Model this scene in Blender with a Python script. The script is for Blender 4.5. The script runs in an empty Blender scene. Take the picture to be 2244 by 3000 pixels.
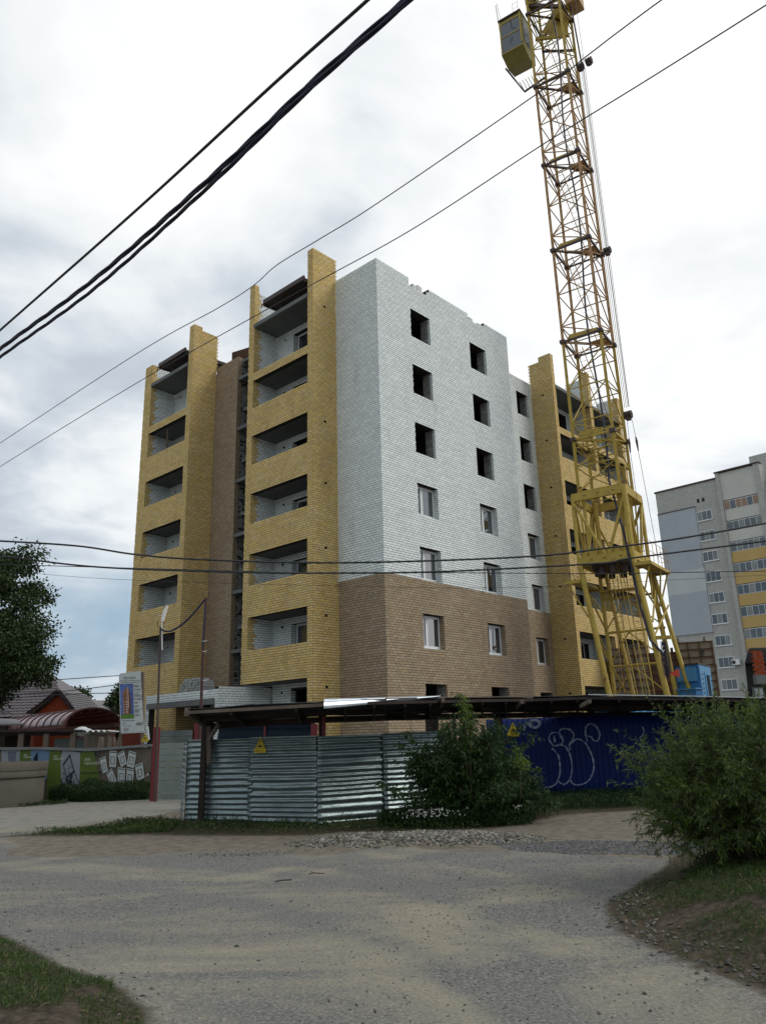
import bpy, math, random
import numpy as np
from mathutils import Vector, Matrix
random.seed(7); rng = np.random.default_rng(7)
S = bpy.context.scene
COL = S.collection
rad = math.radians

# ---------------------------------------------------------------- camera
EYE = 1.6; FPX = 2270.26; PIT = rad(16.327); ROL = rad(-1.57)
cam_d = bpy.data.cameras.new('camera'); cam = bpy.data.objects.new('camera', cam_d); COL.objects.link(cam)
cam_d.sensor_fit = 'HORIZONTAL'; cam_d.sensor_width = 36.0; cam_d.lens = 36.0 * FPX / 2244.0
cam_d.clip_start = 0.05; cam_d.clip_end = 3000
cam.matrix_world = Matrix.Translation((0, 0, EYE)) @ Matrix.Rotation(rad(90) + PIT, 4, 'X') @ Matrix.Rotation(ROL, 4, 'Z')
S.camera = cam

# ---------------------------------------------------------------- light
SUN_AZ, SUN_EL = 96, 42          # azimuth clockwise from +Y, elevation
w = bpy.data.worlds.new('World'); S.world = w; w.use_nodes = True
nt = w.node_tree; nt.nodes.clear(); N = nt.nodes.new; Lk = nt.links.new
def mth(nt, op, a, b=None, c=None, clamp=False):
    n = nt.nodes.new('ShaderNodeMath'); n.operation = op; n.use_clamp = clamp
    for i, x in enumerate((a, b, c)):
        if x is None: continue
        if isinstance(x, (int, float)): n.inputs[i].default_value = x
        else: nt.links.new(x, n.inputs[i])
    return n.outputs[0]
def ramp(nt, fac, stops):
    n = nt.nodes.new('ShaderNodeValToRGB'); e = n.color_ramp.elements
    while len(e) < len(stops): e.new(0.5)
    for el, (p, c) in zip(e, stops):
        el.position = p; el.color = (*c, 1) if len(c) == 3 else c
    nt.links.new(fac, n.inputs[0]); return n.outputs[0]
def mixc(nt, fac, a, b, mode='MIX'):
    n = nt.nodes.new('ShaderNodeMix'); n.data_type = 'RGBA'; n.blend_type = mode
    if isinstance(fac, (int, float)): n.inputs[0].default_value = fac
    else: nt.links.new(fac, n.inputs[0])
    for i, x in ((6, a), (7, b)):
        if isinstance(x, tuple): n.inputs[i].default_value = (*x, 1)[:4] if len(x) == 3 else x
        else: nt.links.new(x, n.inputs[i])
    return n.outputs[2]
tc = N('ShaderNodeTexCoord'); sep = N('ShaderNodeSeparateXYZ'); Lk(tc.outputs['Generated'], sep.inputs[0])
dx, dy, dz = sep.outputs
zc = mth(nt, 'ADD', mth(nt, 'MAXIMUM', dz, 0.0), 0.20)
cmb = N('ShaderNodeCombineXYZ'); Lk(mth(nt, 'DIVIDE', dx, zc), cmb.inputs[0]); Lk(mth(nt, 'DIVIDE', dy, zc), cmb.inputs[1])
def noise(nt, vec, scale, detail=5, rough=0.5, dist=0.0):
    n = nt.nodes.new('ShaderNodeTexNoise'); n.inputs['Scale'].default_value = scale; n.inputs['Detail'].default_value = detail
    n.inputs['Roughness'].default_value = rough; n.inputs['Distortion'].default_value = dist
    if vec is not None: nt.links.new(vec, n.inputs['Vector'])
    return n.outputs['Fac']
mp = N('ShaderNodeMapping'); mp.inputs['Location'].default_value = (2.6, 4.9, 0); Lk(cmb.outputs[0], mp.inputs[0])
n1 = noise(nt, mp.outputs[0], 2.2, 7, 0.52, 0.2)
n2 = noise(nt, mp.outputs[0], 0.6, 2, 0.45)
nn = mth(nt, 'ADD', mth(nt, 'MULTIPLY', n1, 1.25), mth(nt, 'MULTIPLY_ADD', n2, 0.75, -0.5))
# broad brightening of the cloud deck towards the hidden sun (right)
saz, sel = rad(34), rad(32)
sd = (math.sin(saz) * math.cos(sel), math.cos(saz) * math.cos(sel), math.sin(sel))
dp = N('ShaderNodeVectorMath'); dp.operation = 'DOT_PRODUCT'; Lk(tc.outputs['Generated'], dp.inputs[0]); dp.inputs[1].default_value = sd
glow = mth(nt, 'SMOOTH_MIN', 1.0, mth(nt, 'MAXIMUM', mth(nt, 'MULTIPLY_ADD', dp.outputs['Value'], 1.9, -0.95), 0.0), 0.2)
fac = mth(nt, 'ADD', nn, mth(nt, 'MULTIPLY', glow, 0.22), clamp=True)
cloud = ramp(nt, fac, [(0.43, (0.58, 0.645, 0.715)), (0.51, (0.70, 0.755, 0.81)), (0.61, (0.91, 0.945, 0.97)), (0.78, (1.12, 1.13, 1.12))])
# low band of bluish cloud near the horizon
low = ramp(nt, dz, [(0.05, (0, 0, 0)), (0.105, (1, 1, 1)), (0.165, (1, 1, 1)), (0.25, (0, 0, 0))])
lown = noise(nt, tc.outputs['Generated'], 5.0, 5, 0.55)
lowf = mth(nt, 'MULTIPLY', low, mth(nt, 'MULTIPLY_ADD', lown, 2.6, -0.55, clamp=True))
lowf = mth(nt, 'MULTIPLY', lowf, mth(nt, 'MULTIPLY_ADD', dx, -4.0, 0.1, clamp=True))
cloud = mixc(nt, lowf, cloud, (0.36, 0.50, 0.63))
skyt = N('ShaderNodeTexSky'); skyt.sky_type = 'NISHITA'; skyt.sun_disc = False
skyt.sun_elevation = rad(SUN_EL); skyt.sun_rotation = rad(SUN_AZ)
cl10 = mixc(nt, 1.0, cloud, (10.0, 10.0, 10.0), 'MULTIPLY')
skc = mixc(nt, 0.93, skyt.outputs[0], cl10)
bg = N('ShaderNodeBackground'); bg.inputs[1].default_value = 0.1; Lk(skc, bg.inputs[0])
wo = N('ShaderNodeOutputWorld'); Lk(bg.outputs[0], wo.inputs[0])
sl = bpy.data.lights.new('sun', 'SUN'); sl.energy = 1.45; sl.angle = rad(25); sl.color = (1.0, 0.95, 0.87)
so = bpy.data.objects.new('sun', sl); COL.objects.link(so)
a_, e_ = rad(SUN_AZ), rad(SUN_EL)
so.rotation_euler = Vector((-math.sin(a_) * math.cos(e_), -math.cos(a_) * math.cos(e_), -math.sin(e_))).to_track_quat('-Z', 'Y').to_euler()
so.location = (20, 0, 40)
S.view_settings.view_transform = 'Standard'; S.view_settings.look = 'None'
S.view_settings.exposure = 0.0; S.view_settings.gamma = 1.0; S.view_settings.use_curve_mapping = False

# ---------------------------------------------------------------- pixel -> place helpers (photo is 2244 x 3000)
def ray(px, py):
    A = px - 1122; B = py - 1500; cr, sr = math.cos(ROL), math.sin(ROL)
    X = A * cr + B * sr; Y = -A * sr + B * cr
    return np.array([X / FPX, math.cos(PIT) + Y / FPX * math.sin(PIT), math.sin(PIT) - Y / FPX * math.cos(PIT)])
C0 = np.array([0, 0, EYE])
def at(px, py, Y):
    d = ray(px, py); return C0 + d * Y / d[1]
def atz(px, py, z):
    d = ray(px, py); return C0 + d * (z - EYE) / d[2]
def onpl(px, py, P, n):
    d = ray(px, py); P = np.array(P, float); n = np.array(n, float)
    return C0 + d * (((P - C0) @ n) / (d @ n))

# ---------------------------------------------------------------- materials
MATS = {}
def mat(name, c1, c2=None, scale=4.0, rough=0.8, metal=0.0, bump=0.0, bscale=None, c3=None, thr=0.62, rnd=0.0, coord='Object', stretch=None, spec=0.3, detail=5, emis=None, stain=None):
    if name in MATS: return MATS[name]
    m = bpy.data.materials.new(name); m.use_nodes = True; t = m.node_tree; b = t.nodes['Principled BSDF']
    b.inputs['Roughness'].default_value = rough; b.inputs['Metallic'].default_value = metal
    b.inputs['Specular IOR Level'].default_value = spec
    tcn = t.nodes.new('ShaderNodeTexCoord'); vec = tcn.outputs[coord]
    if stretch:
        mpn = t.nodes.new('ShaderNodeMapping'); mpn.inputs['Scale'].default_value = stretch; t.links.new(vec, mpn.inputs[0]); vec = mpn.outputs[0]
    col = None
    if c2:
        f = noise(t, vec, scale, detail, 0.6)
        f = mth(t, 'MULTIPLY_ADD', f, 2.2, -0.6, clamp=True)
        col = mixc(t, f, c1, c2)
    if c3:
        f3 = noise(t, vec, scale * 1.7, 7, 0.65)
        f3 = mth(t, 'MULTIPLY_ADD', f3, 9.0, -9.0 * thr, clamp=True)
        col = mixc(t, f3, col if col is not None else c1, c3)
    if stain:
        ms = t.nodes.new('ShaderNodeMapping'); ms.inputs['Scale'].default_value = (1, 1, .13); t.links.new(tcn.outputs[coord], ms.inputs[0])
        fs = mth(t, 'MULTIPLY_ADD', noise(t, ms.outputs[0], 1.3, 6, .65), 5.0, -2.75, clamp=True); fl_ = mth(t, 'MULTIPLY_ADD', noise(t, tcn.outputs[coord], .35, 5, .6), 4.0, -1.6, clamp=True)
        col = mixc(t, mth(t, 'MULTIPLY', mth(t, 'MULTIPLY', fs, fl_), stain[1]), col, stain[0])
        fe = mth(t, 'MULTIPLY_ADD', noise(t, tcn.outputs[coord], .8, 7, .72), 7.0, -4.2, clamp=True)
        col = mixc(t, mth(t, 'MULTIPLY', fe, stain[1] * .6), col, stain[2])
    if rnd:
        g = t.nodes.new('ShaderNodeNewGeometry'); oi = t.nodes.new('ShaderNodeObjectInfo')
        r = mth(t, 'FRACT', mth(t, 'ADD', g.outputs['Random Per Island'], oi.outputs['Random']))
        v = mth(t, 'MULTIPLY_ADD', r, rnd, 1.0 - rnd / 2)
        h = t.nodes.new('ShaderNodeHueSaturation'); t.links.new(v, h.inputs['Value'])
        r2 = mth(t, 'FRACT', mth(t, 'MULTIPLY', r, 17.3)); t.links.new(mth(t, 'MULTIPLY_ADD', r2, rnd * 0.8, 1.0 - rnd * 0.4), h.inputs['Saturation'])
        if col is None: h.inputs['Color'].default_value = (*c1, 1)
        else: t.links.new(col, h.inputs['Color'])
        col = h.outputs[0]
    if col is None: b.inputs['Base Color'].default_value = (*c1, 1)
    else: t.links.new(col, b.inputs['Base Color'])
    if bump:
        bf = noise(t, vec, bscale or scale * 6, 4, 0.6)
        bn = t.nodes.new('ShaderNodeBump'); bn.inputs['Strength'].default_value = bump; bn.inputs['Distance'].default_value = 0.02
        t.links.new(bf, bn.inputs['Height']); t.links.new(bn.outputs[0], b.inputs['Normal'])
    MATS[name] = m; return m
BR = {
 'white': mat('white_silicate_brick', (0.80, 0.85, 0.845), (0.71, 0.765, 0.76), 1.2, 0.85, rnd=0.16, stain=((.36, .38, .36), .6, (.82, .85, .84))),
 'yellow': mat('yellow_brick', (0.69, 0.515, 0.225), (0.60, 0.43, 0.17), 0.9, 0.85, rnd=0.24, stain=((.36, .24, .10), .8, (.66, .56, .36))),
 'brown': mat('brown_brick', (0.38, 0.295, 0.20), (0.32, 0.24, 0.155), 0.9, 0.85, rnd=0.28, stain=((.19, .14, .1), .8, (.45, .38, .30))),
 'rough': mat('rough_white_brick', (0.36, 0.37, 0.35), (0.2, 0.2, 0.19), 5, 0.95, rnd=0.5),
 'grey': mat('grey_far_brick', (0.33, 0.33, 0.31), (0.26, 0.26, 0.25), 1.5, 0.9, rnd=0.3)}
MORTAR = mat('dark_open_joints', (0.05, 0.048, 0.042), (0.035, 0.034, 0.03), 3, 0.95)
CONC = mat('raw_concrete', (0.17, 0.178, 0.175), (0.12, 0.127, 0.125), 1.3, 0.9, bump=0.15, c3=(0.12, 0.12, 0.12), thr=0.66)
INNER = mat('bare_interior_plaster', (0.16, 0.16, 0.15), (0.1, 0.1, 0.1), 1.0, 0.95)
PVC = mat('white_window_plastic', (0.75, 0.77, 0.78), rough=0.4)
GLASS = mat('dark_reflecting_glass', (0.02, 0.025, 0.03), rough=0.04, spec=1.0)
GLASS.node_tree.nodes['Principled BSDF'].inputs['IOR'].default_value = 2.1
CRY = mat('worn_yellow_crane_paint', (0.47, 0.34, 0.065), (0.37, 0.27, 0.055), 2.0, 0.6, bump=0.1, c3=(0.15, 0.08, 0.05), thr=0.575)
CRR = mat('faded_rusty_crane_paint', (0.50, 0.33, 0.15), (0.42, 0.25, 0.13), 3.0, 0.7, c3=(0.15, 0.07, 0.045), thr=0.52)
DARKST = mat('dark_greasy_steel', (0.05, 0.042, 0.042), (0.09, 0.06, 0.05), 5, 0.6)
ROPE = mat('steel_rope', (0.06, 0.06, 0.065), rough=0.6)
WIRE = mat('black_cable_sheath', (0.018, 0.019, 0.045), (0.026, 0.026, 0.05), 3, 0.5)
WIREG = mat('weathered_wire', (0.035, 0.037, 0.04), rough=0.6)
GALV = mat('galvanised_sheet', (0.17, 0.225, 0.235), (0.27, 0.32, 0.32), 2.2, 0.33, 0.72, bump=0.4, bscale=5, c3=(0.36, 0.40, 0.40), thr=0.66, stretch=(1, 1, 6))  # c3 paints bright streak highlights into the sheet colour
PALEG = mat('pale_green_sheet', (0.36, 0.42, 0.39), (0.27, 0.32, 0.30), 2.5, 0.5, 0.3, bump=0.15, c3=(0.2, 0.24, 0.23), thr=0.62)
NAVY = mat('dark_navy_sheet', (0.006, 0.013, 0.022), (0.010, 0.018, 0.028), 2, 0.7, spec=.1)
BLUE = mat('blue_profiled_sheet', (0.004, 0.014, 0.085), (0.006, 0.018, 0.11), 1.2, 0.55, spec=.15)
REDP = mat('dark_red_steel', (0.17, 0.022, 0.028), (0.11, 0.02, 0.022), 3, 0.5, c3=(0.07, 0.03, 0.025), thr=0.6)
WOOD = mat('weathered_wood', (0.17, 0.135, 0.105), (0.09, 0.07, 0.055), 3, 0.9, bump=0.3, stretch=(1, 1, 0.15))
DWOOD = mat('dark_old_wood', (0.045, 0.032, 0.028), (0.025, 0.018, 0.017), 3, 0.9, bump=0.3)
SLATE = mat('dark_roof_sheet', (0.035, 0.038, 0.04), (0.022, 0.024, 0.025), 2, 0.7, c3=(0.14, 0.145, 0.14), thr=0.66)
WHITEP = mat('dull_white_paint', (0.62, 0.64, 0.64), (0.5, 0.52, 0.52), 2, 0.6)
BLACK = mat('black_print', (0.02, 0.02, 0.022), rough=0.6)
YEL = mat('warning_yellow', (0.75, 0.55, 0.02), (0.65, 0.47, 0.02), 4, 0.5)

# ---------------------------------------------------------------- mesh builder
def prop(o, label=None, cat=None, group=None, kind=None):
    if label: o['label'] = label
    if cat: o['category'] = cat
    if group: o['group'] = group
    if kind: o['kind'] = kind
    return o
ORG = {}
def empty(name, loc, label, cat, group=None, rot=0.0):
    o = bpy.data.objects.new(name, None); o.empty_display_size = 0.3; COL.objects.link(o)
    o.location = [float(c) for c in loc]; o.rotation_euler[2] = rot
    ORG[o.name] = np.array(loc, float) if rot == 0 else np.zeros(3)
    return prop(o, label, cat, group)
class MB:
    def __init__(s): s.v = []; s.f = []; s.n = 0
    def add(s, vs, fs):
        b = s.n; s.v.extend([tuple(map(float, p)) for p in vs]); s.f.extend([tuple(i + b for i in f) for f in fs]); s.n += len(vs); return s
    def quad(s, *p): return s.add(p, [tuple(range(len(p)))])
    def box(s, x0, y0, z0, x1, y1, z1):
        return s.add([(x0, y0, z0), (x1, y0, z0), (x1, y1, z0), (x0, y1, z0), (x0, y0, z1), (x1, y0, z1), (x1, y1, z1), (x0, y1, z1)],
                     [(0, 3, 2, 1), (4, 5, 6, 7), (0, 1, 5, 4), (1, 2, 6, 5), (2, 3, 7, 6), (3, 0, 4, 7)])
    def hexa(s, p8): return s.add(p8, [(0, 3, 2, 1), (4, 5, 6, 7), (0, 1, 5, 4), (1, 2, 6, 5), (2, 3, 7, 6), (3, 0, 4, 7)])
    def bar(s, p, q, w=0.1, h=None, up=(0, 0, 1)):
        h = h or w; p = np.array(p, float); q = np.array(q, float); d = q - p; d /= np.linalg.norm(d)
        u = np.array(up, float)
        if abs(d @ u) > 0.97: u = np.array((0.0, 1.0, 0.0))
        a = np.cross(d, u); a /= np.linalg.norm(a); b = np.cross(a, d)
        a = a * w / 2; b = b * h / 2
        return s.hexa([p - a - b, p + a - b, p + a + b, p - a + b, q - a - b, q + a - b, q + a + b, q - a + b])
    def tube(s, pts, r, n=8, cap=True):
        pts = [np.array(p, float) for p in pts]; rs = r if hasattr(r, '__len__') else [r] * len(pts)
        ring = []; pa = None
        for i, p in enumerate(pts):
            d = (pts[min(i + 1, len(pts) - 1)] - pts[max(i - 1, 0)]); d = d / (np.linalg.norm(d) + 1e-9)
            if pa is None:
                u = np.array((0, 0, 1.0)) if abs(d[2]) < 0.9 else np.array((1.0, 0, 0)); pa = np.cross(d, u)
            pa = pa - d * (pa @ d); pa /= np.linalg.norm(pa); b = np.cross(d, pa)
            ring.append([p + rs[i] * (math.cos(2 * math.pi * k / n) * pa + math.sin(2 * math.pi * k / n) * b) for k in range(n)])
        fs = []
        for i in range(len(pts) - 1):
            for k in range(n): fs.append((i * n + k, i * n + (k + 1) % n, (i + 1) * n + (k + 1) % n, (i + 1) * n + k))
        if cap: fs.append(tuple(range(n - 1, -1, -1))); fs.append(tuple((len(pts) - 1) * n + k for k in range(n)))
        return s.add([p for r_ in ring for p in r_], fs)
    def prism(s, poly, off):
        n = len(poly); off = np.array(off, float); a = [np.array(p, float) for p in poly]; b = [p + off for p in a]
        return s.add(a + b, [tuple(range(n - 1, -1, -1)), tuple(range(n, 2 * n))] + [(i, (i + 1) % n, n + (i + 1) % n, n + i) for i in range(n)])
    def sphere(s, c, r, n=8, m=6, sc=(1, 1, 1)):
        c = np.array(c, float); vs = []; fs = []
        for i in range(m + 1):
            t = math.pi * i / m
            for k in range(n):
                p = 2 * math.pi * k / n; vs.append(c + r * np.array([math.sin(t) * math.cos(p) * sc[0], math.sin(t) * math.sin(p) * sc[1], math.cos(t) * sc[2]]))
        for i in range(m):
            for k in range(n): fs.append((i * n + k, (i + 1) * n + k, (i + 1) * n + (k + 1) % n, i * n + (k + 1) % n))
        return s.add(vs, fs)
    def build(s, name, m, parent=None, smooth=False, local=False, **kw):
        me = bpy.data.meshes.new(name); V = np.array(s.v, float).reshape(-1, 3)
        root = parent
        if parent is not None and not local:
            while root.parent: root = root.parent
            V = V - ORG[root.name]
        me.from_pydata(V.tolist(), [], s.f); me.materials.append(m)
        if smooth: me.polygons.foreach_set('use_smooth', [True] * len(me.polygons))
        o = bpy.data.objects.new(name, me); COL.objects.link(o)
        if parent is not None: o.parent = parent
        return prop(o, **kw)
def arrays_obj(name, V, F, m, parent=None, smooth=False, uvz=None, **kw):
    """V (n,3), F (m,k) numpy -> mesh quickly"""
    me = bpy.data.meshes.new(name); V = np.asarray(V, np.float32); F = np.asarray(F, np.int32); k = F.shape[1]
    if parent is not None: V = V - ORG[parent.name].astype(np.float32)
    me.vertices.add(len(V)); me.vertices.foreach_set('co', V.ravel())
    me.loops.add(F.size); me.loops.foreach_set('vertex_index', F.ravel())
    me.polygons.add(len(F)); me.polygons.foreach_set('loop_start', np.arange(0, F.size, k, dtype=np.int32))
    try: me.polygons.foreach_set('loop_total', np.full(len(F), k, np.int32))
    except Exception: pass
    me.polygons.foreach_set("use_smooth", np.full(len(F), bool(smooth)))
    me.update(calc_edges=True); me.materials.append(m)
    o = bpy.data.objects.new(name, me); COL.objects.link(o)
    if parent is not None: o.parent = parent
    return prop(o, **kw)

# ================================================================ ground
def sstep(a, b, x): t = np.clip((x - a) / (b - a), 0, 1); return t * t * (3 - 2 * t)
def gpx(px, py): return atz(px, py, 0.0)[:2]
def poly_dist(X, Y, poly):
    """signed distance (negative inside) to a closed polygon"""
    P = np.array(poly); D = np.full(X.shape, 1e9); ins = np.zeros(X.shape, bool)
    for i in range(len(P)):
        a = P[i]; b = P[(i + 1) % len(P)]; e = b - a
        t = np.clip(((X - a[0]) * e[0] + (Y - a[1]) * e[1]) / (e @ e), 0, 1)
        D = np.minimum(D, np.hypot(X - a[0] - t * e[0], Y - a[1] - t * e[1]))
        c = ((a[1] > Y) != (b[1] > Y)) & (X < (b[0] - a[0]) * (Y - a[1]) / (b[1] - a[1] + 1e-12) + a[0]); ins ^= c
    return np.where(ins, -D, D)
vg = rng.random((64, 64))
def vnoise(X, Y, s):
    x = np.asarray(X) * s + 100; y = np.asarray(Y) * s + 100; i = np.floor(x).astype(int); j = np.floor(y).astype(int); fx = x - i; fy = y - j
    fx = fx * fx * (3 - 2 * fx); fy = fy * fy * (3 - 2 * fy); g = lambda a, b: vg[a % 64, b % 64]
    return (g(i, j) * (1 - fx) + g(i + 1, j) * fx) * (1 - fy) + (g(i, j + 1) * (1 - fx) + g(i + 1, j + 1) * fx) * fy
R_GRASS = [gpx(*p) for p in [(1990, 2520), (1963, 2556), (1841, 2630), (1800, 2668), (1850, 2740), (2020, 2825), (2244, 2900), (2600, 3050)]] + [np.array((9.0, 5.0)), np.array((9.5, 14.5)), np.array((5.2, 13.5))]
L_GRASS = [gpx(*p) for p in [(-60, 2735), (20, 2775), (140, 2850), (290, 2900), (390, 2985), (420, 3100)]] + [np.array((-2.0, 1.5)), np.array((-7, 1.5)), np.array((-7, 6.6))]
DIRT = [np.array(p, float) for p in [(-7.2, 15.3), (-6.2, 13.6), (-4.6, 12.9), (-2.4, 12.55), (0.0, 12.5), (2.0, 11.8), (3.2, 11.0), (4.6, 10.3), (12, 9.5), (30, 12), (30, 60), (-5.6, 60), (-5.4, 19.5), (-6.4, 18.0)]]
CONCRETE = [np.array(p, float) for p in [(-40, 16.2), (-9, 16.6), (-7.5, 17.2), (-6.5, 18.3), (-5.6, 20.0), (-5.4, 23.5), (-6.5, 25.6), (-40, 25.6)]]
FENCE_GRASS = [np.array(p, float) for p in [(-7.6, 15.6), (-4.3, 15.2), (-1.4, 14.7), (-0.9, 15.0), (0.6, 14.6), (2.0, 15.0), (3.6, 17.0), (8.5, 18.6), (30, 19), (30, 26), (3, 23), (1, 19.2), (-1.4, 17), (-4.3, 18.4), (-6.2, 17.2)]]
def axis_vals(lo, hi, fine, far):
    v = list(np.arange(lo, hi, fine)); s = fine; x = v[-1]
    while x < far: s *= 1.35; x += s; v.append(x)
    s = fine; x = v[0]; 
    while x > -far: s *= 1.35; x -= s; v.insert(0, x)
    return np.array(v)
gx = axis_vals(-13, 11, 0.13, 900); gy = axis_vals(2.0, 27, 0.13, 900)
GX, GY = np.meshgrid(gx, gy)
def ground_h(X, Y):
    h = 0.035 * (vnoise(X, Y, 0.45) - 0.5) + 0.02 * (vnoise(X, Y, 1.3) - 0.5)
    dr = poly_dist(X, Y, R_GRASS); h = h + 0.22 * sstep(0.1, -1.2, dr) + 0.07 * vnoise(X, Y, 2.7) * sstep(0.3, -0.2, dr)
    dl = poly_dist(X, Y, L_GRASS); h = h + 0.10 * sstep(0.1, -0.8, dl) + 0.05 * vnoise(X, Y, 3.1) * sstep(0.25, -0.1, dl)
    m = np.exp(-(((X - 0.35) / 1.5) ** 2 + ((Y - 13.5) / 0.75) ** 2) ** 2 * 0.8); h = h + 0.09 * m * (0.7 + 0.6 * vnoise(X, Y, 2.2))
    return h * sstep(60, 30, np.hypot(X, Y - 10))
GZ = ground_h(GX, GY)
dirt = sstep(0.35, -0.35, poly_dist(GX, GY, DIRT) + 0.9 * (vnoise(GX, GY, 0.9) - 0.5))
soil = np.maximum(sstep(0.35, -0.15, poly_dist(GX, GY, R_GRASS)), sstep(0.3, -0.1, poly_dist(GX, GY, L_GRASS)))
soil = np.maximum(soil, 0.8 * sstep(0.4, -0.4, poly_dist(GX, GY, FENCE_GRASS)))
conc = sstep(0.25, -0.25, poly_dist(GX, GY, CONCRETE) + 0.3 * (vnoise(GX, GY, 1.3) - 0.5))
ny, nx = GX.shape
def line_dist(X, Y, pts):
    D = np.full(X.shape, 1e9)
    for a, b in zip(pts[:-1], pts[1:]):
        a = np.array(a); b = np.array(b); e = b - a; t_ = np.clip(((X - a[0]) * e[0] + (Y - a[1]) * e[1]) / (e @ e), 0, 1); D = np.minimum(D, np.hypot(X - a[0] - t_ * e[0], Y - a[1] - t_ * e[1]))
    return D
track = np.zeros(GX.shape)
for base_ in ([(-14, 14.6), (-8, 13.4), (-3.5, 11.2), (-.5, 8.8), (1.2, 6.2), (1.9, 3.0)], [(-14, 12.6), (-7, 11.9), (-2, 10.9), (2.5, 10.2), (9, 9.8)], [(-5, 14.2), (-1, 12.2), (1.2, 9.5), (1.7, 6.5), (1.5, 3)]):
    for o_ in (-.75, .75):
        P_ = np.array(base_, float); T_ = np.gradient(P_, axis=0); T_ /= np.linalg.norm(T_, axis=1, keepdims=True); Q_ = P_ + np.stack([-T_[:, 1], T_[:, 0]], 1) * o_
        fine_ = [Q_[0]]
        for i in range(len(Q_) - 1):
            a = Q_[max(i - 1, 0)]; b = Q_[i]; c = Q_[i + 1]; d = Q_[min(i + 2, len(Q_) - 1)]
            for t_ in (.25, .5, .75, 1): fine_.append(.5 * ((2 * b) + (-a + c) * t_ + (2 * a - 5 * b + 4 * c - d) * t_ * t_ + (-a + 3 * b - 3 * c + d) * t_ ** 3))
        track = np.maximum(track, np.exp(-(line_dist(GX, GY, fine_) / .2) ** 2))
idx = np.arange(nx * ny).reshape(ny, nx)
F = np.stack([idx[:-1, :-1], idx[:-1, 1:], idx[1:, 1:], idx[1:, :-1]], -1).reshape(-1, 4)
gm = bpy.data.materials.new('dusty_asphalt_and_dirt'); gm.use_nodes = True; t = gm.node_tree; b = t.nodes['Principled BSDF']
ge = t.nodes.new('ShaderNodeNewGeometry'); P = ge.outputs['Position']
at_ = t.nodes.new('ShaderNodeAttribute'); at_.attribute_name = 'zones'; sp = t.nodes.new('ShaderNodeSeparateColor'); t.links.new(at_.outputs['Color'], sp.inputs[0])
agg = noise(t, P, 38, 3, 0.75); agg2 = noise(t, P, 9, 5, 0.7)
asph = ramp(t, agg, [(0.30, (0.055, 0.055, 0.055)), (0.46, (0.115, 0.115, 0.112)), (0.58, (0.165, 0.163, 0.156)), (0.72, (0.32, 0.31, 0.29))])
sandn = ramp(t, noise(t, P, 30, 4, 0.8), [(0.3, (0.17, 0.152, 0.112)), (0.5, (0.28, 0.253, 0.185)), (0.75, (0.35, 0.322, 0.245))])
mpg = t.nodes.new('ShaderNodeMapping'); mpg.inputs['Rotation'].default_value = (0, 0, rad(28)); mpg.inputs['Scale'].default_value = (0.75, 1.25, 1); t.links.new(P, mpg.inputs[0])
sn = mth(t, 'ADD', mth(t, 'MULTIPLY', noise(t, mpg.outputs[0], 0.42, 6, 0.62, 0.9), 0.8), mth(t, 'MULTIPLY', agg2, 0.2))
sf = mth(t, 'MULTIPLY_ADD', sn, 6.0, -2.62, clamp=True)
trk = mth(t, 'MULTIPLY', at_.outputs['Alpha'], mth(t, 'MULTIPLY_ADD', noise(t, P, 1.1, 5, .6), 3.0, -.9, clamp=True)); sf = mth(t, 'SUBTRACT', sf, mth(t, 'MULTIPLY', trk, .85), clamp=True)
col = mixc(t, mth(t, 'MULTIPLY_ADD', sf, 0.72, 0.06), asph, sandn)
zone = lambda o, n_: mth(t, 'MULTIPLY_ADD', mth(t, 'ADD', o, mth(t, 'MULTIPLY', mth(t, 'SUBTRACT', n_, .5), .9)), 3.2, -1.1, clamp=True)
vr = t.nodes.new('ShaderNodeTexVoronoi'); vr.feature = 'DISTANCE_TO_EDGE'; vr.inputs['Scale'].default_value = .55; va = t.nodes.new('ShaderNodeVectorMath'); va.operation = 'ADD'; wn = t.nodes.new('ShaderNodeTexNoise'); wn.inputs['Scale'].default_value = 1.6; wn.inputs['Detail'].default_value = 5; t.links.new(P, wn.inputs['Vector']); t.links.new(P, va.inputs[0]); t.links.new(wn.outputs['Color'], va.inputs[1]); t.links.new(va.outputs[0], vr.inputs['Vector'])
crk = mth(t, 'MULTIPLY', mth(t, 'LESS_THAN', vr.outputs['Distance'], .006), mth(t, 'MULTIPLY_ADD', noise(t, P, .35, 3, .5), 6.0, -3.3, clamp=True)); col = mixc(t, mth(t, 'MULTIPLY', crk, .6), col, (.04, .038, .034))
dmp = mth(t, 'MULTIPLY_ADD', noise(t, mpg.outputs[0], .9, 6, .6, .5), 5.0, -2.9, clamp=True); col = mixc(t, mth(t, 'MULTIPLY', dmp, .35), col, mixc(t, 1.0, col, (.55, .55, .58), 'MULTIPLY'))
dirtc = ramp(t, noise(t, P, 5, 6, 0.7), [(0.3, (0.08, 0.068, 0.052)), (0.5, (0.15, 0.132, 0.104)), (0.7, (0.20, 0.18, 0.147))])
col = mixc(t, zone(sp.outputs[0], agg2), col, dirtc)
cc = ramp(t, noise(t, P, 3, 6, 0.65), [(0.3, (0.14, 0.137, 0.12)), (0.55, (0.23, 0.222, 0.195)), (0.7, (0.18, 0.172, 0.15))])
col = mixc(t, zone(sp.outputs[2], agg2), col, cc)
soilc = ramp(t, noise(t, P, 14, 6, 0.75), [(0.35, (0.025, 0.021, 0.015)), (0.5, (0.055, 0.044, 0.031)), (0.68, (0.10, 0.08, 0.058))])
col = mixc(t, zone(sp.outputs[1], noise(t, P, 7, 5, .7)), col, soilc)
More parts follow.
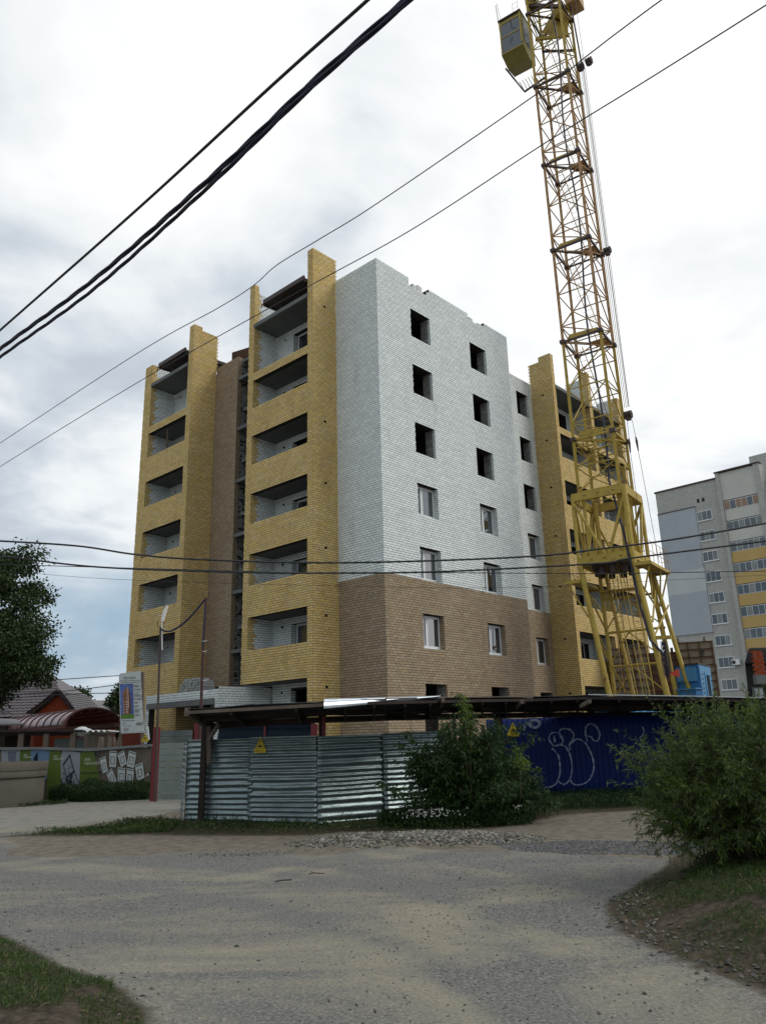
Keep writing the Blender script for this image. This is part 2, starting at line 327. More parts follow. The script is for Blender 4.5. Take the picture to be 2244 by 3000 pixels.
t.links.new(col, b.inputs['Base Color']); b.inputs['Roughness'].default_value = 0.95; b.inputs['Specular IOR Level'].default_value = 0.15
bn = t.nodes.new('ShaderNodeBump'); bn.inputs['Strength'].default_value = 0.6; bn.inputs['Distance'].default_value = 0.02
t.links.new(mth(t, 'ADD', agg, mth(t, 'MULTIPLY', agg2, 0.8)), bn.inputs['Height']); t.links.new(bn.outputs[0], b.inputs['Normal'])
go = arrays_obj('ground', np.stack([GX.ravel(), GY.ravel(), GZ.ravel()], -1), F, gm, smooth=True, kind='structure', label='dusty worn asphalt road junction with sand drifts and dirt verge')
ca = go.data.color_attributes.new('zones', 'FLOAT_COLOR', 'POINT')
ca.data.foreach_set('color', np.stack([dirt.ravel(), soil.ravel(), conc.ravel(), track.ravel()], -1).astype(np.float32).ravel())
def gz(x, y): return float(ground_h(np.array([x]), np.array([y]))[0])

# ================================================================ unfinished apartment block
ANG = rad(47.383); BX, BY = -0.008, 29.713
BLK = empty('unfinished_apartment_block', (BX, BY, 0), 'unfinished seven-storey block of white, yellow and brown brick with open loggias', 'building', rot=ANG)
def bw(u, v, z): return np.array([BX + u * math.cos(ANG) - v * math.sin(ANG), BY + u * math.sin(ANG) + v * math.cos(ANG), z])
bricks = {k: [] for k in ('white', 'yellow', 'brown', 'rough')}   # (axis, pos, s0, s1, z0, z1)
CH = 0.1; ZO = 0.05
def brick_face(ax, pos, s0, s1, z0, z1, colour, holes=(), proud=0.008, teeth=None):
    k0 = int(round((z0 - ZO) / CH)); k1 = int(round((z1 - ZO) / CH))
    for k in range(k0, k1):
        za = ZO + k * CH; zm = za + CH / 2; kk = k % 6
        head = kk in (1, 4); L = 0.13 if head else 0.26
        off = {0: 0.0, 1: 0.0, 2: 0.13, 3: 0.0, 4: 0.065, 5: 0.13}[kk]
        a, b = s0, s1
        if teeth and zm > teeth[1] and k % 2 == 0:
            if teeth[0] == 1: b += 0.07
            else: a -= 0.07
        segs = [(a, b)]
        for (h0, h1, g0, g1) in holes:
            if g0 < zm < g1:
                ns = []
                for (p, q) in segs:
                    if h1 <= p or h0 >= q: ns.append((p, q)); continue
                    if h0 > p: ns.append((p, h0))
                    if h1 < q: ns.append((h1, q))
                segs = ns
        for (p, q) in segs:
            n = math.floor((p - off) / L); x = off + n * L
            while x < q - 1e-6:
                c, d = max(x, p), min(x + L, q)
                x += L
                if d - c < 0.035: continue
                g = 0.0085
                c2 = c + (g if c > p + 1e-6 else 0.0); d2 = d - (g if d < q - 1e-6 else 0.0)
                cl = colour(0.5 * (c + d), zm, k) if callable(colour) else colour
                if cl: bricks[cl].append((ax, pos, c2, d2, za + 0.0085, za + CH - 0.0085, proud, head))
WALLS = MB()
def wall(ax, pos, s0, s1, z0, z1, th=0.38, holes=(), inset=0.008, mb=None):
    """solid with thickness th behind the brick skin, openings cut through"""
    mb = mb or WALLS
    s0 += 0.017; s1 -= 0.017
    ss = sorted({s0, s1, *[x for h in holes for x in h[:2] if s0 < x < s1]}); zz = sorted({z0, z1, *[x for h in holes for x in h[2:] if z0 < x < z1]})
    def full(i, j):
        if i < 0 or j < 0 or i >= len(ss) - 1 or j >= len(zz) - 1: return False
        sm = (ss[i] + ss[i + 1]) / 2; zm = (zz[j] + zz[j + 1]) / 2
        return not any(h[0] < sm < h[1] and h[2] < zm < h[3] for h in holes)
    a, bq = pos + inset, pos + th
    def P(s, n, z): return (s, n, z) if ax == 'R' else (n, s, z)
    for i in range(len(ss) - 1):
        for j in range(len(zz) - 1):
            if not full(i, j): continue
            p, q, c, d = ss[i], ss[i + 1], zz[j], zz[j + 1]
            mb.quad(P(p, a, c), P(q, a, c), P(q, a, d), P(p, a, d)); mb.quad(P(p, bq, c), P(p, bq, d), P(q, bq, d), P(q, bq, c))
            if not full(i - 1, j): mb.quad(P(p, a, c), P(p, a, d), P(p, bq, d), P(p, bq, c))
            if not full(i + 1, j): mb.quad(P(q, a, c), P(q, bq, c), P(q, bq, d), P(q, a, d))
            if not full(i, j - 1): mb.quad(P(p, a, c), P(p, bq, c), P(q, bq, c), P(q, a, c))
            if not full(i, j + 1): mb.quad(P(p, a, d), P(q, a, d), P(q, bq, d), P(p, bq, d))
def face(ax, pos, s0, s1, z0, z1, colour, holes=(), th=0.38, teeth=None):
    wall(ax, pos, s0, s1, z0, z1, th, holes); brick_face(ax, pos, s0, s1, z0, z1, colour, holes, teeth=teeth)
FL = lambda k: 1.35 + 2.8 * k          # finished floor of storey k
wb = lambda c: (lambda s, z, k: 'brown' if z < 7.85 else c)
W1, W2, W3 = (2.23, 3.59), (6.69, 8.05), (13.12, 14.30)
def winz(k): return (2.25 + 2.8 * k, 3.65 + 2.8 * k)
hol = [(*W1, *winz(k)) for k in range(7)] + [(*W2, *winz(k)) for k in range(7)]
cuts = [(2.19, 2.9, 21.65, 23), (2.9, 3.45, 21.65, 23), (3.45, 3.62, 21.85, 23), (6.69, 7.55, 21.75, 23), (7.55, 8.05, 21.85, 23)]
face('R', 0.0, 0.0, 10.125, 0.05, 22.05, wb('white'), hol + cuts, 0.5)
face('R', 1.54, 10.125, 14.741, 0.05, 21.35, wb('white'), [(*W3, *winz(k)) for k in range(7)], 0.5)
wall('L', 10.10, 0.5, 1.54, 0.05, 21.9, 0.3)
face('L', 0.0, 0.0, 2.577, 0.05, 22.05, wb('white'), (), 0.5)
# window reveals: the brick return on the side that faces left
for k in range(7):
    z0, z1 = winz(k)
    for (uw, v0) in ((W1, 0.0), (W2, 0.0), (W3, 1.54)):
        framed = k in (1, 2, 3)
        brick_face('L', uw[1] - 0.016, v0 + 0.02, v0 + (0.25 if framed else 0.13), z0, z1, 'brown' if z1 < 8 else 'white', proud=0.014)
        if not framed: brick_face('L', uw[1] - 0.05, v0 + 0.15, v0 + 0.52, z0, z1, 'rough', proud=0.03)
# ---- left loggia tower
U1 = -1.415; VA, VB, VC, VD = 2.577, 2.929, 6.766, 7.173
drain = lambda s, z0: [(s - 0.07, s + 0.07, z0 + 2.8 * k, z0 + 0.1 + 2.8 * k) for k in (0, 1, 2, 3, 4, 6)]
inner_c = lambda u0: (lambda s, z, k: 'yellow' if s < u0 + (0.38 if k % 2 else 0.26) else 'white')
face('R', VA, U1, 0.0, 0.05, 23.15, 'yellow', drain(-0.70, 3.55), 0.352, teeth=(1, 21.9))
brick_face('L', U1, VA, VB, 0.05, 23.15, 'yellow')
face('R', VC, U1 + 0.0, 0.0, 3.95, 22.75, inner_c(U1), (), 0.407)
face('R', VC, U1, U1 + 0.26, 22.75, 23.15, 'yellow', (), 0.407)
brick_face('L', U1, VC, VD, 3.95, 23.15, 'yellow')
def bands(ax, pos, s0, s1):
    for k in range(1, 7):
        a = 1.15 + 2.8 * k; b_ = 2.55 + 2.8 * k if k < 6 else a + 0.4
        face(ax, pos, s0 + 0.003, s1 - 0.003, a, b_, 'yellow', (), 0.25)
bands('L', U1, VB, VC)
dh = lambda a, b: [(a, b, FL(k), FL(k) + 2.35) for k in range(7)]
sq = lambda s: [(s - 0.06, s + 0.06, 3.55 + 2.8 * k, 3.65 + 2.8 * k) for k in range(7)]
face('L', 0.0, VB, VC, 0.05, 20.75, 'white', dh(3.3, 5.55) + sq(6.15), 0.4)
for k in range(7): brick_face('R', 5.55 - 0.016, 0.02, 0.25, FL(k), FL(k) + 2.35, 'white', proud=0.014)
# ---- far left tower with brown stair block
U2 = -1.492; VE, VF, VG, VH = 11.852, 12.264, 15.874, 16.6
face('R', VE, U2, 0.0, 0.05, 22.85, 'yellow', (), 0.41, teeth=(1, 21.0))
face('R', VE, U2, U2 + 0.52, 22.85, 23.05, 'yellow', (), 0.41)
brick_face('L', U2, VE, VF, 0.05, 23.05, 'yellow')
face('R', VG, U2, 0.0, 3.95, 22.15, inner_c(U2), (), 0.7)
brick_face('L', U2, VG, VH, 0.05, 22.15, 'yellow')
bands('L', U2, VF, VG); face('L', U2, VF, VH, 0.05, 3.95, 'yellow', (), 0.25)
face('L', 0.0, VF, VG, 0.05, 20.75, 'white', dh(12.5, 13.5) + sq(15.3), 0.4)
face('L', 0.0, VH, 19.2, 0.05, 21.65, lambda s, z, k: 'white' if z > 3.9 else 'yellow', (), 0.4)
brown_top = 20.95
face('L', 0.0, 9.93, VE, 3.85, brown_top, 'brown', (), 0.27)
brick_face('R', 9.93, 0.0, 0.27, 3.85, brown_top, 'brown')
wall('R', 9.93, 0.27, 0.62, 3.85, brown_top, 0.3, inset=0.05)
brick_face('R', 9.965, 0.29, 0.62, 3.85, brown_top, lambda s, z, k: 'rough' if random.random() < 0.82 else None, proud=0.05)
# ---- right loggia tower
UA, UB, UC, UD, UE, UF = 14.741, 15.082, 19.05, 19.42, 22.95, 23.35; VR = 0.1
face('L', UA, VR, 1.54, 0.05, 22.55, 'yellow', [(0.72, 0.86, 3.55 + 2.8 * k, 3.65 + 2.8 * k) for k in range(7)], 0.341, teeth=(1, 21.4))
face('L', UA, VR, VR + 0.78, 22.55, 22.85, 'yellow', (), 0.341)
brick_face('R', VR, UA, UB, 0.05, 22.85, 'yellow')
inner_r = (lambda s, z, k: 'yellow' if s < VR + (0.51 if k % 2 else 0.38) else 'white')
face('L', UC, VR, 1.54, 0.05, 22.75, inner_r, (), 0.37, teeth=(1, 21.2)); face('L', UC, VR, VR + 0.38, 22.75, 23.15, 'yellow', (), 0.37)
brick_face('R', VR, UC, UD, 0.05, 23.15, 'yellow')
face('L', UE, VR, 1.54, 0.05, 22.6, inner_r, (), 0.4, teeth=(1, 21.2)); brick_face('R', VR, UE, UF, 0.05, 22.6, 'yellow')
bands('R', VR, UB, UC); bands('R', VR, UD, UE)
face('R', 1.54, UB, UC, 0.05, 20.75, 'white', [(17.0, 18.6, FL(k), FL(k) + 2.35) for k in range(7)] + sq(15.75), 0.4)
face('R', 1.54, UD, UE, 0.05, 20.75, 'white', [(20.9, 22.3, FL(k), FL(k) + 2.35) for k in range(7)] + sq(20.1), 0.4)
# ---- porch
face('R', 6.85, -2.72, -0.001, 0.05, 3.85, 'white', (), 0.3)
PV1 = 12.45
phole = [(7.12, 12.15, 0.0, 3.4)]
face('L', -2.72, 6.85, PV1, 0.05, 3.75, 'white', phole, 0.3)
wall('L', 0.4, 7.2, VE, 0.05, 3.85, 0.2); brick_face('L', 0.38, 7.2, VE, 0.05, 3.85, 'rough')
WALLS.box(-2.4, 7.16, 3.42, 0.0, 12.1, 3.56)
MB().box(-2.80, 7.14, 3.14, -2.52, 12.25, 3.39).build('lintel', CONC, BLK, local=True, label='long grey concrete lintel over the entrance opening')
# ---- plain outer and inner walls
wall('L', 23.0, 1.94, 19.2, 0.05, 21.5, 0.35); wall('R', 18.85, 0.4, 23.0, 0.05, 21.5, 0.35)
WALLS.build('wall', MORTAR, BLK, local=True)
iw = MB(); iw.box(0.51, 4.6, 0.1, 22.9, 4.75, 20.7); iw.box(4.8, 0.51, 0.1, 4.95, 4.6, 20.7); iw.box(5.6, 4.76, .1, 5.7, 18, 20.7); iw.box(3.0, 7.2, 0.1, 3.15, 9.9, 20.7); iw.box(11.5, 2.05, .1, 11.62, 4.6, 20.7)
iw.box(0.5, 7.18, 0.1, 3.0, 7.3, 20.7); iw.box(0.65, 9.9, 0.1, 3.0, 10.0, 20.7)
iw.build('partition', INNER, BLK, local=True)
for k in range(8):
    z = 0.95 + 2.8 * k if k == 0 else 1.15 + 2.8 * k
    m = MB(); m.box(0.52, 0.52, z, 9.9, 7.15, z + 0.2); m.box(3.0, 7.15, z, 9.9, 9.93, z + 0.2); m.box(0.42, 9.98, z, 9.9, 18.8, z + 0.2); m.box(9.9, 2.06, z, 22.95, 18.8, z + 0.2)
    m.build('floor_slab', CONC, BLK, local=True)
    if k:
        for (a, b_, c, d) in ((U1 + 0.27, VB - 0.02, 0.01, VC + 0.01), (U2 + 0.27, VF - 0.02, 0.01, VG + 0.01), (UB - 0.02, VR + 0.27, UC + 0.01, 1.55), (UD - 0.02, VR + 0.27, UE + 0.01, 1.55)):
            if k == 7:
                if a < 0: a -= 0.3
                else: b_ -= 0.3
            MB().box(a, b_, z + 0.003, c, d, z + 0.2).build('loggia_slab', CONC, BLK, local=True)
    if 0 < k < 8:
        for zz_, uu in ((z - 1.15, 0.05), (z + 0.0, 0.35)):
            MB().box(uu, 7.18, zz_, 2.9, 9.915, zz_ + 0.16).build('stair_landing', CONC, BLK, local=True)
# ---- windows with frames
def window(ax, pos, s0, s1, z0, z1, split=0.36, tilt=False, mats=(PVC, GLASS)):
    Pf = (lambda s, n, z: (s, n, z)) if ax == 'R' else (lambda s, n, z: (n, s, z))
    m = MB()
    def bx(a, b_, c, d, n0=0.0, n1=0.07):
        p0 = Pf(a, pos + n0, c); p1 = Pf(b_, pos + n1, d); m.box(min(p0[0], p1[0]), min(p0[1], p1[1]), c, max(p0[0], p1[0]), max(p0[1], p1[1]), d)
    f = 0.07; mid = s0 + (s1 - s0) * split
    bx(s0, s0 + f, z0, z1); bx(s1 - f, s1, z0, z1); bx(s0 + f, s1 - f, z0, z0 + f); bx(s0 + f, s1 - f, z1 - f, z1); bx(mid - 0.045, mid + 0.045, z0 + f, z1 - f)
    for (a, b_) in ((s0 + f, mid - 0.045), (mid + 0.045, s1 - f)):       # sashes, slightly proud
        g = 0.035
        bx(a, a + g, z0 + f, z1 - f, -0.012, 0.0); bx(b_ - g, b_, z0 + f, z1 - f, -0.012, 0.0); bx(a + g, b_ - g, z0 + f, z0 + f + g, -0.012, 0.0); bx(a + g, b_ - g, z1 - f - g, z1 - f, -0.012, 0.0)
    bx(s0, s1, z0 - 0.035, z0 - 0.004, -0.10, 0.05)
    fr = m.build('window', mats[0], BLK, local=True)
    for i, (a, b_) in enumerate(((s0 + f, mid - 0.045), (mid + 0.045, s1 - f))):
        lean = 0.03 * (random.random() - 0.5) + (0.16 if tilt and i == 0 else 0)
        g = MB(); g.quad(Pf(a, pos + 0.02 + lean, z0 + f), Pf(b_, pos + 0.02 + lean * 0.5, z0 + f), Pf(b_, pos + 0.02, z1 - f), Pf(a, pos + 0.02, z1 - f))
        g.build('pane', mats[1], fr, local=True)
for k in (1, 2, 3):
    z0, z1 = winz(k)
    for (uw, v0, tl) in ((W1, 0.0, False), (W2, 0.0, k == 2), (W3, 1.54, False)):
        window('R', v0 + 0.26, uw[0], uw[1], z0 + 0.04, z1 - 0.02, 0.38, tl)
for k in (1, 2, 3, 6): window('L', 0.27, 3.32, 5.53, FL(k) + 0.02, FL(k) + 2.33, 0.62)
for k in (1, 2): window('R', 1.80, 17.02, 18.58, FL(k) + 0.02, FL(k) + 2.33, 0.5)
# ---- bricks into meshes: the nearest ones singly, the rest as one mass per colour
allb = []
for c, lst in bricks.items():
    for q in lst:
        ax, pos, s0, s1, z0, z1, pr, hd = q
        p = bw((s0 + s1) / 2, pos, z0) if ax == 'R' else bw(pos, (s0 + s1) / 2, z0)
        allb.append((c, q, float(np.linalg.norm(p - C0))))
cand = [i for i, (c, q, d) in enumerate(allb) if c == 'brown' and q[1] == 0.0 and 3.45 < q[4] < 6.7 and abs((q[3] - q[2]) - (0.113 if q[7] else 0.243)) < 1e-4]
cand.sort(key=lambda i: allb[i][2]); single = set(cand[:298])
def brick_pts(q):
    ax, pos, s0, s1, z0, z1, pr, hd = q
    a, b_ = pos, pos + pr
    if ax == 'R': return [(s0, a, z0), (s1, a, z0), (s1, b_, z0), (s0, b_, z0), (s0, a, z1), (s1, a, z1), (s1, b_, z1), (s0, b_, z1)]
    return [(a, s0, z0), (b_, s0, z0), (b_, s1, z0), (a, s1, z0), (a, s0, z1), (b_, s0, z1), (b_, s1, z1), (a, s1, z1)]
BF_R = np.array([(0, 3, 2, 1), (4, 5, 6, 7), (0, 1, 5, 4), (1, 2, 6, 5), (3, 0, 4, 7)]); BF_L = BF_R.copy()
shared = {}
for c in bricks:
    V = []; F_ = []
    n = 0
    for i, (cc_, q, d) in enumerate(allb):
        if cc_ != c: continue
        if i in single:
            key = (q[0], q[7])
            base = (q[2], q[1], q[4]) if q[0] == 'R' else (q[1], q[2], q[4])
            if key not in shared:
                me = bpy.data.meshes.new('brick'); me.from_pydata([tuple(np.array(p) - base) for p in brick_pts(q)], [], [(0, 3, 2, 1), (4, 5, 6, 7), (0, 1, 5, 4), (1, 2, 6, 5), (2, 3, 7, 6), (3, 0, 4, 7)])
                me.materials.append(BR[c]); shared[key] = me
            o = bpy.data.objects.new('brick', shared[key]); COL.objects.link(o); o.parent = BLK; o.location = base
            continue
        V += brick_pts(q); F_.append((BF_R if q[0] == 'R' else BF_R) + n); n += 8
    if V:
        Fa = np.concatenate(F_)
        # drop the hidden face differs per axis; keep every outward face
        me = arrays_obj(c + '_brickwork', np.array(V), Fa, BR[c], None, kind='stuff'); me.parent = BLK
print('bricks', len(allb))

# ---- things standing on the block
def bobj(name, pts_mb, m, parent=None, **kw): return pts_mb.build(name, m, parent, **kw)
def bpt(u, v, z): return bw(u, v, z)
def hoist_platform(u0, u1, v0, v1, z, label):
    c = bpt((u0 + u1) / 2, (v0 + v1) / 2, z); r = empty('scaffold_platform', c, label, 'scaffold platform', 'steel platforms parked on the loggia roofs')
    m = MB()
    p = [bpt(u0, v0, z + 0.62), bpt(u1, v0, z + 0.75), bpt(u1, v1, z + 0.75), bpt(u0, v1, z + 0.62)]
    m.prism(p, (0, 0, 0.10)); m.build('deck', DARKST, r)
    e = MB(); e.bar(p[0] + [0, 0, .12], p[3] + [0, 0, .12], 0.10, 0.22); e.bar(p[0] + [0, 0, .02], p[1] + [0, 0, .02], 0.08, 0.16); e.bar(p[3] + [0, 0, .02], p[2] + [0, 0, .02], 0.08, 0.16); e.build('edge_beam', DARKST, r)
    for f_ in (0.2, 0.8):
        q = MB(); vv = v0 + (v1 - v0) * f_
        q.bar(bpt(u0 + 0.5, vv, z + 0.68), bpt(u1 - 0.1, vv, z + 0.08), 0.06); q.bar(bpt(u1 - 0.1, vv, z + 0.08), bpt(u1 - 0.1, vv, z + 0.7), 0.06); q.bar(bpt(u0 + 0.9, vv, z + 0.66), bpt(u0 + 1.0, vv, z + 0.05), 0.05); q.bar(bpt(u0 + 0.4, vv, z + 0.06), bpt(u1, vv, z + 0.06), 0.06, 0.08)
        q.build('truss', DARKST, r)
    b2 = MB(); b2.bar(bpt(u0 + 1.0, v0, z + 0.05), bpt(u0 + 1.0, v1, z + 0.05), 0.08)
    n = 9
    for i in range(n):
        a = v0 + (v1 - v0) * i / n; b_ = v0 + (v1 - v0) * (i + 1) / n
        b2.bar(bpt(u0 + 0.98, a, z + (0.08 if i % 2 else 0.6)), bpt(u0 + 0.98, b_, z + (0.6 if i % 2 else 0.08)), 0.03)
    b2.build('lattice', DARKST, r)
    h = MB(); h.tube([bpt(u0 + 0.02, v1 + 0.02, z + 0.7), bpt(u0 - 0.02, v1 + 0.12, z + 0.66), bpt(u0 - 0.02, v1 + 0.12, z + 0.5)], 0.03, 6); h.build('hook', DARKST, r)
hoist_platform(-1.55, 1.2, 3.0, 5.9, 20.97, 'dark steel hoist platform jutting over the loggia tower nearest the white wall')
hoist_platform(-1.6, 1.0, 12.4, 15.0, 20.97, 'dark steel hoist platform jutting over the far left loggia tower')
r = MB(); r.prism([bpt(1.0, 11.9, 20.9), bpt(1.0, 9.6, 20.9), bpt(1.0, 9.6, 21.9), bpt(1.0, 11.9, 22.3)], bpt(1.12, 0, 0) - bpt(1.0, 0, 0)); prop(r.build('formwork_panel', mat('rust_brown_panel', (0.11, 0.05, 0.03), (0.07, 0.035, 0.02), 4, 0.9)), 'rust brown formwork panel standing on the roof beside the brown stair block', 'formwork')
blkm = MB()
for (u, v, z0, z1, du) in ((3.1, 0.18, 21.67, 22.0, 0.28), (2.75, 0.2, 21.67, 21.95, 0.25), (7.25, 0.18, 21.77, 22.02, 0.3)):
    pass
for i, (u, z0, h) in enumerate(((2.75, 21.66, 0.32), (3.12, 21.66, 0.42), (7.1, 21.77, 0.25))):
    q = MB(); q.hexa([bpt(u - .16, .12, z0), bpt(u + .16, .12, z0), bpt(u + .16, .4, z0), bpt(u - .16, .4, z0), bpt(u - .14, .12, z0 + h), bpt(u + .16, .12, z0 + h * .9), bpt(u + .15, .4, z0 + h), bpt(u - .15, .4, z0 + h * .9)])
    prop(q.build('concrete_block', WHITEP), ('small concrete block on the notch in the white parapet, left of two', 'concrete block on the notch in the white parapet, right of two', 'concrete block on the parapet dip nearer the crane')[i], 'concrete block')
# brick pallet on the porch roof
PAL = mat('wrapped_white_blocks', (0.42, 0.43, 0.41), (0.33, 0.34, 0.33), 6, 0.8, rnd=0.25)
pr_ = empty('brick_pallet', bpt(-2.1, 9.2, 3.56), 'pallet of stacked white bricks in torn film on the porch roof', 'brick pallet')
for zz_ in range(7):
    for j in range(15):
        if zz_ >= 5 and (j < 1 or j > 12): continue
        if zz_ >= 6 and j < 3: continue
        v = 8.3 + j * 0.13; u = -2.45 + 0.07 * random.random(); z = 3.62 + zz_ * 0.105
        q = MB(); q.hexa([bpt(u, v, z), bpt(u + .5, v, z), bpt(u + .5, v + .112, z), bpt(u, v + .112, z), bpt(u, v, z + .09), bpt(u + .5, v, z + .09), bpt(u + .5, v + .112, z + .09), bpt(u, v + .112, z + .09)]); q.build('brick', PAL, pr_)
q = MB(); q.hexa([bpt(-2.5, 8.25, 3.57), bpt(-1.9, 8.25, 3.57), bpt(-1.9, 10.3, 3.57), bpt(-2.5, 10.3, 3.57), bpt(-2.5, 8.25, 3.615), bpt(-1.9, 8.25, 3.615), bpt(-1.9, 10.3, 3.615), bpt(-2.5, 10.3, 3.615)]); q.build('base', WOOD, pr_)

# ================================================================ tower crane
CC = np.array([10.895, 36.026]); CA = -0.602; E1 = np.array([math.cos(CA), math.sin(CA)]); E2 = np.array([-math.sin(CA), math.cos(CA)]); TL = np.array([0.010, 0.051])
def cr(x, y, z): p = CC + x * E1 + y * E2 + TL * (z - 10); return np.array([p[0], p[1], z])
CR = empty('tower_crane', (CC[0], CC[1], 0), 'yellow lattice tower crane with side cab standing in front of the right loggias', 'crane')
COLZ = [15.63, 21.21, 26.93, 32.75, 38.61, 44.5, 50.4]
corner = {'L': (-1, -1), 'F': (1, -1), 'R': (1, 1), 'B': (-1, 1)}
def cm(z): return CRY if z < 20 or z > 40 else CRR
lev = [12.7] + COLZ
for n_, (sx, sy) in corner.items():
    for i in range(len(lev) - 1):
        m = MB(); a, b_ = lev[i], lev[i + 1]
        for (ox, oy, wx, wy) in ((0, -sy * 0.06, 0.15, 0.03), (-sx * 0.06, 0, 0.03, 0.15)):      # angle section
            m.hexa([cr(sx + ox * 0 + (-wx / 2), sy + (-wy / 2) , a) + 0 * E1[0] if False else cr(sx - wx / 2 * 1, sy - wy / 2, a), cr(sx + wx / 2, sy - wy / 2, a), cr(sx + wx / 2, sy + wy / 2, a), cr(sx - wx / 2, sy + wy / 2, a),
                    cr(sx - wx / 2, sy - wy / 2, b_), cr(sx + wx / 2, sy - wy / 2, b_), cr(sx + wx / 2, sy + wy / 2, b_), cr(sx - wx / 2, sy + wy / 2, b_)])
        m.build('mast_leg', cm((a + b_) / 2), CR)
    for z in COLZ[:-1]:
        MB().hexa([cr(sx - .14, sy - .14, z - .09), cr(sx + .14, sy - .14, z - .09), cr(sx + .14, sy + .14, z - .09), cr(sx - .14, sy + .14, z - .09), cr(sx - .14, sy - .14, z + .09), cr(sx + .14, sy - .14, z + .09), cr(sx + .14, sy + .14, z + .09), cr(sx - .14, sy + .14, z + .09)]).build('flange', DARKST, CR)
bt = 0.032
for i in range(len(lev) - 1):
    a, b_ = lev[i], lev[i + 1]; H = b_ - a
    hz = [a + 0.16 * H if i else a + 0.05 * H, a + 0.5 * H, b_ - 0.16 * H]
    for (p, q) in (('L', 'F'), ('F', 'R'), ('R', 'B'), ('B', 'L')):
        P1, P2 = corner[p], corner[q]
        for h in hz: MB().tube([cr(*P1, h), cr(*P2, h)], bt, 6).build('brace', cm(h), CR)
        low, up = (P1, P2) if (p, q) in (('L', 'F'), ('R', 'B')) else (P2, P1)
        # zig: low corner is L / R, high corner is F / B
        if p in 'LR': low, up = P1, P2
        else: low, up = P2, P1
        for (h0, h1) in ((hz[0], hz[1]), (hz[1], hz[2])): MB().tube([cr(*low, h0), cr(*up, h1)], bt, 6).build('brace', cm(h0), CR)
        if i: MB().tube([cr(*up, a), cr(*low, hz[0])], bt, 6).build('brace', cm(a), CR)
        MB().tube([cr(*low, b_), cr(*up, hz[2])], bt, 6).build('brace', cm(b_), CR)
for j, z in enumerate(COLZ[:-1]):
    for (p, q, w_) in (('L', 'F', .09), ('F', 'R', .09), ('R', 'B', .07), ('B', 'L', .09), ('L', 'R', .09)):
        MB().bar(cr(*corner[p], z), cr(*corner[q], z), w_, w_ * 1.2).build('collar_beam', DARKST if j else CRY, CR)
    g = MB(); g.prism([cr(-0.85, -0.75, z + .25), cr(0.8, -0.75, z + .1), cr(0.8, -0.70, z + .42), cr(-0.7, -0.7, z + .5)], cr(0, .05, 0) - cr(0, 0, 0)); g.build('guide_beam', CRY, CR)
    g = MB(); g.prism([cr(0.1, -0.1, z - .02), cr(0.95, -0.1, z - .02), cr(0.95, 0.9, z - .02), cr(0.25, 0.55, z - .02)], (0, 0, 0.05)); g.build('landing_plate', CRY if j in (0, 5) else CRR, CR)
# inner ladder with hoops
for i in range(len(lev) - 1):
    a, b_ = lev[i], lev[i + 1]
    p0 = np.array((0.55, 0.5)); p1 = np.array((-0.55, 0.1))
    m = MB()
    def lp(t_, o): q_ = p0 * (1 - t_) + p1 * t_; return cr(q_[0] + o, q_[1], a + (b_ - a) * t_)
    m.tube([lp(0, -.17), lp(1, -.17)], 0.022, 5); m.tube([lp(0, .17), lp(1, .17)], 0.022, 5)
    for k in range(17): t_ = (k + .5) / 17; m.tube([lp(t_, -.17), lp(t_, .17)], 0.011, 4)
    for k in range(7):
        t_ = (k + .7) / 7.5; c_ = lp(t_, 0); m.tube([c_ + np.array([*(E1 * 0.33 * math.sin(th) - E2 * 0.5 * (1 - abs(math.cos(th / 1)) * 1) * 0 - E2 * 0.6 * math.cos(th / 2) ** 2 * 1.0), 0]) for th in np.linspace(-2.4, 2.4, 9)], 0.008, 4)
    m.build('ladder', CRR if i else CRY, CR)
# power cable down the mast
pts = [cr(0.45 + 0.12 * math.sin(z * .5), -0.85, z) for z in np.arange(46, 12.5, -0.8)] + [cr(1.0, -1.3, 10.5), cr(1.15, -1.38, 9.0), cr(1.35, -1.4, 7), cr(1.6, -1.4, 5.4), cr(2.1, -1.4, 4.7)]
MB().tube(pts, 0.05, 6).build('power_cable', WIRE, CR)
# slewing frame: two box rings
RW = 1.257
for z in (12.72, 9.53):
    for (p, q) in (('L', 'F'), ('F', 'R'), ('R', 'B'), ('B', 'L')):
        a = np.array(corner[p]) * RW; b_ = np.array(corner[q]) * RW
        MB().bar(cr(*a, z - 0.2), cr(*b_, z - 0.2), 0.16, 0.40).build('ring_beam', CRY, CR)
        if p == 'L':
            for s_ in (0.25, 0.5, 0.8):
                c_ = a * (1 - s_) + b_ * s_; lm = MB(); lm.tube([cr(c_[0] - .07, c_[1] - .09, z - .17), cr(c_[0] - .03, c_[1] - .1, z - .21), cr(c_[0] + .02, c_[1] - .1, z - .19), cr(c_[0] + .08, c_[1] - .1, z - .23)], 0.012, 4); lm.build('lug', DARKST, CR)
for n_, (sx, sy) in corner.items():
    MB().tube([cr(sx * RW, sy * RW, 12.55), cr(sx * RW, sy * RW, 9.3)], 0.09 if n_ != 'F' else 0.13, 10).build('frame_post', CRY, CR)
for (p, q) in (('L', 'F'), ('F', 'R'), ('R', 'B'), ('B', 'L')):
    a = np.array(corner[p]) * RW; b_ = np.array(corner[q]) * RW; c_ = a * 0.46 + b_ * 0.54
    MB().tube([cr(*a, 12.3), cr(*(c_ * 1.0 - (b_ - a) * 0.03), 9.5)], 0.075, 8).build('frame_brace', CRY, CR)
    MB().tube([cr(*b_, 12.3), cr(*(c_ + (b_ - a) * 0.04), 9.5)], 0.075, 8).build('frame_brace', CRY, CR)
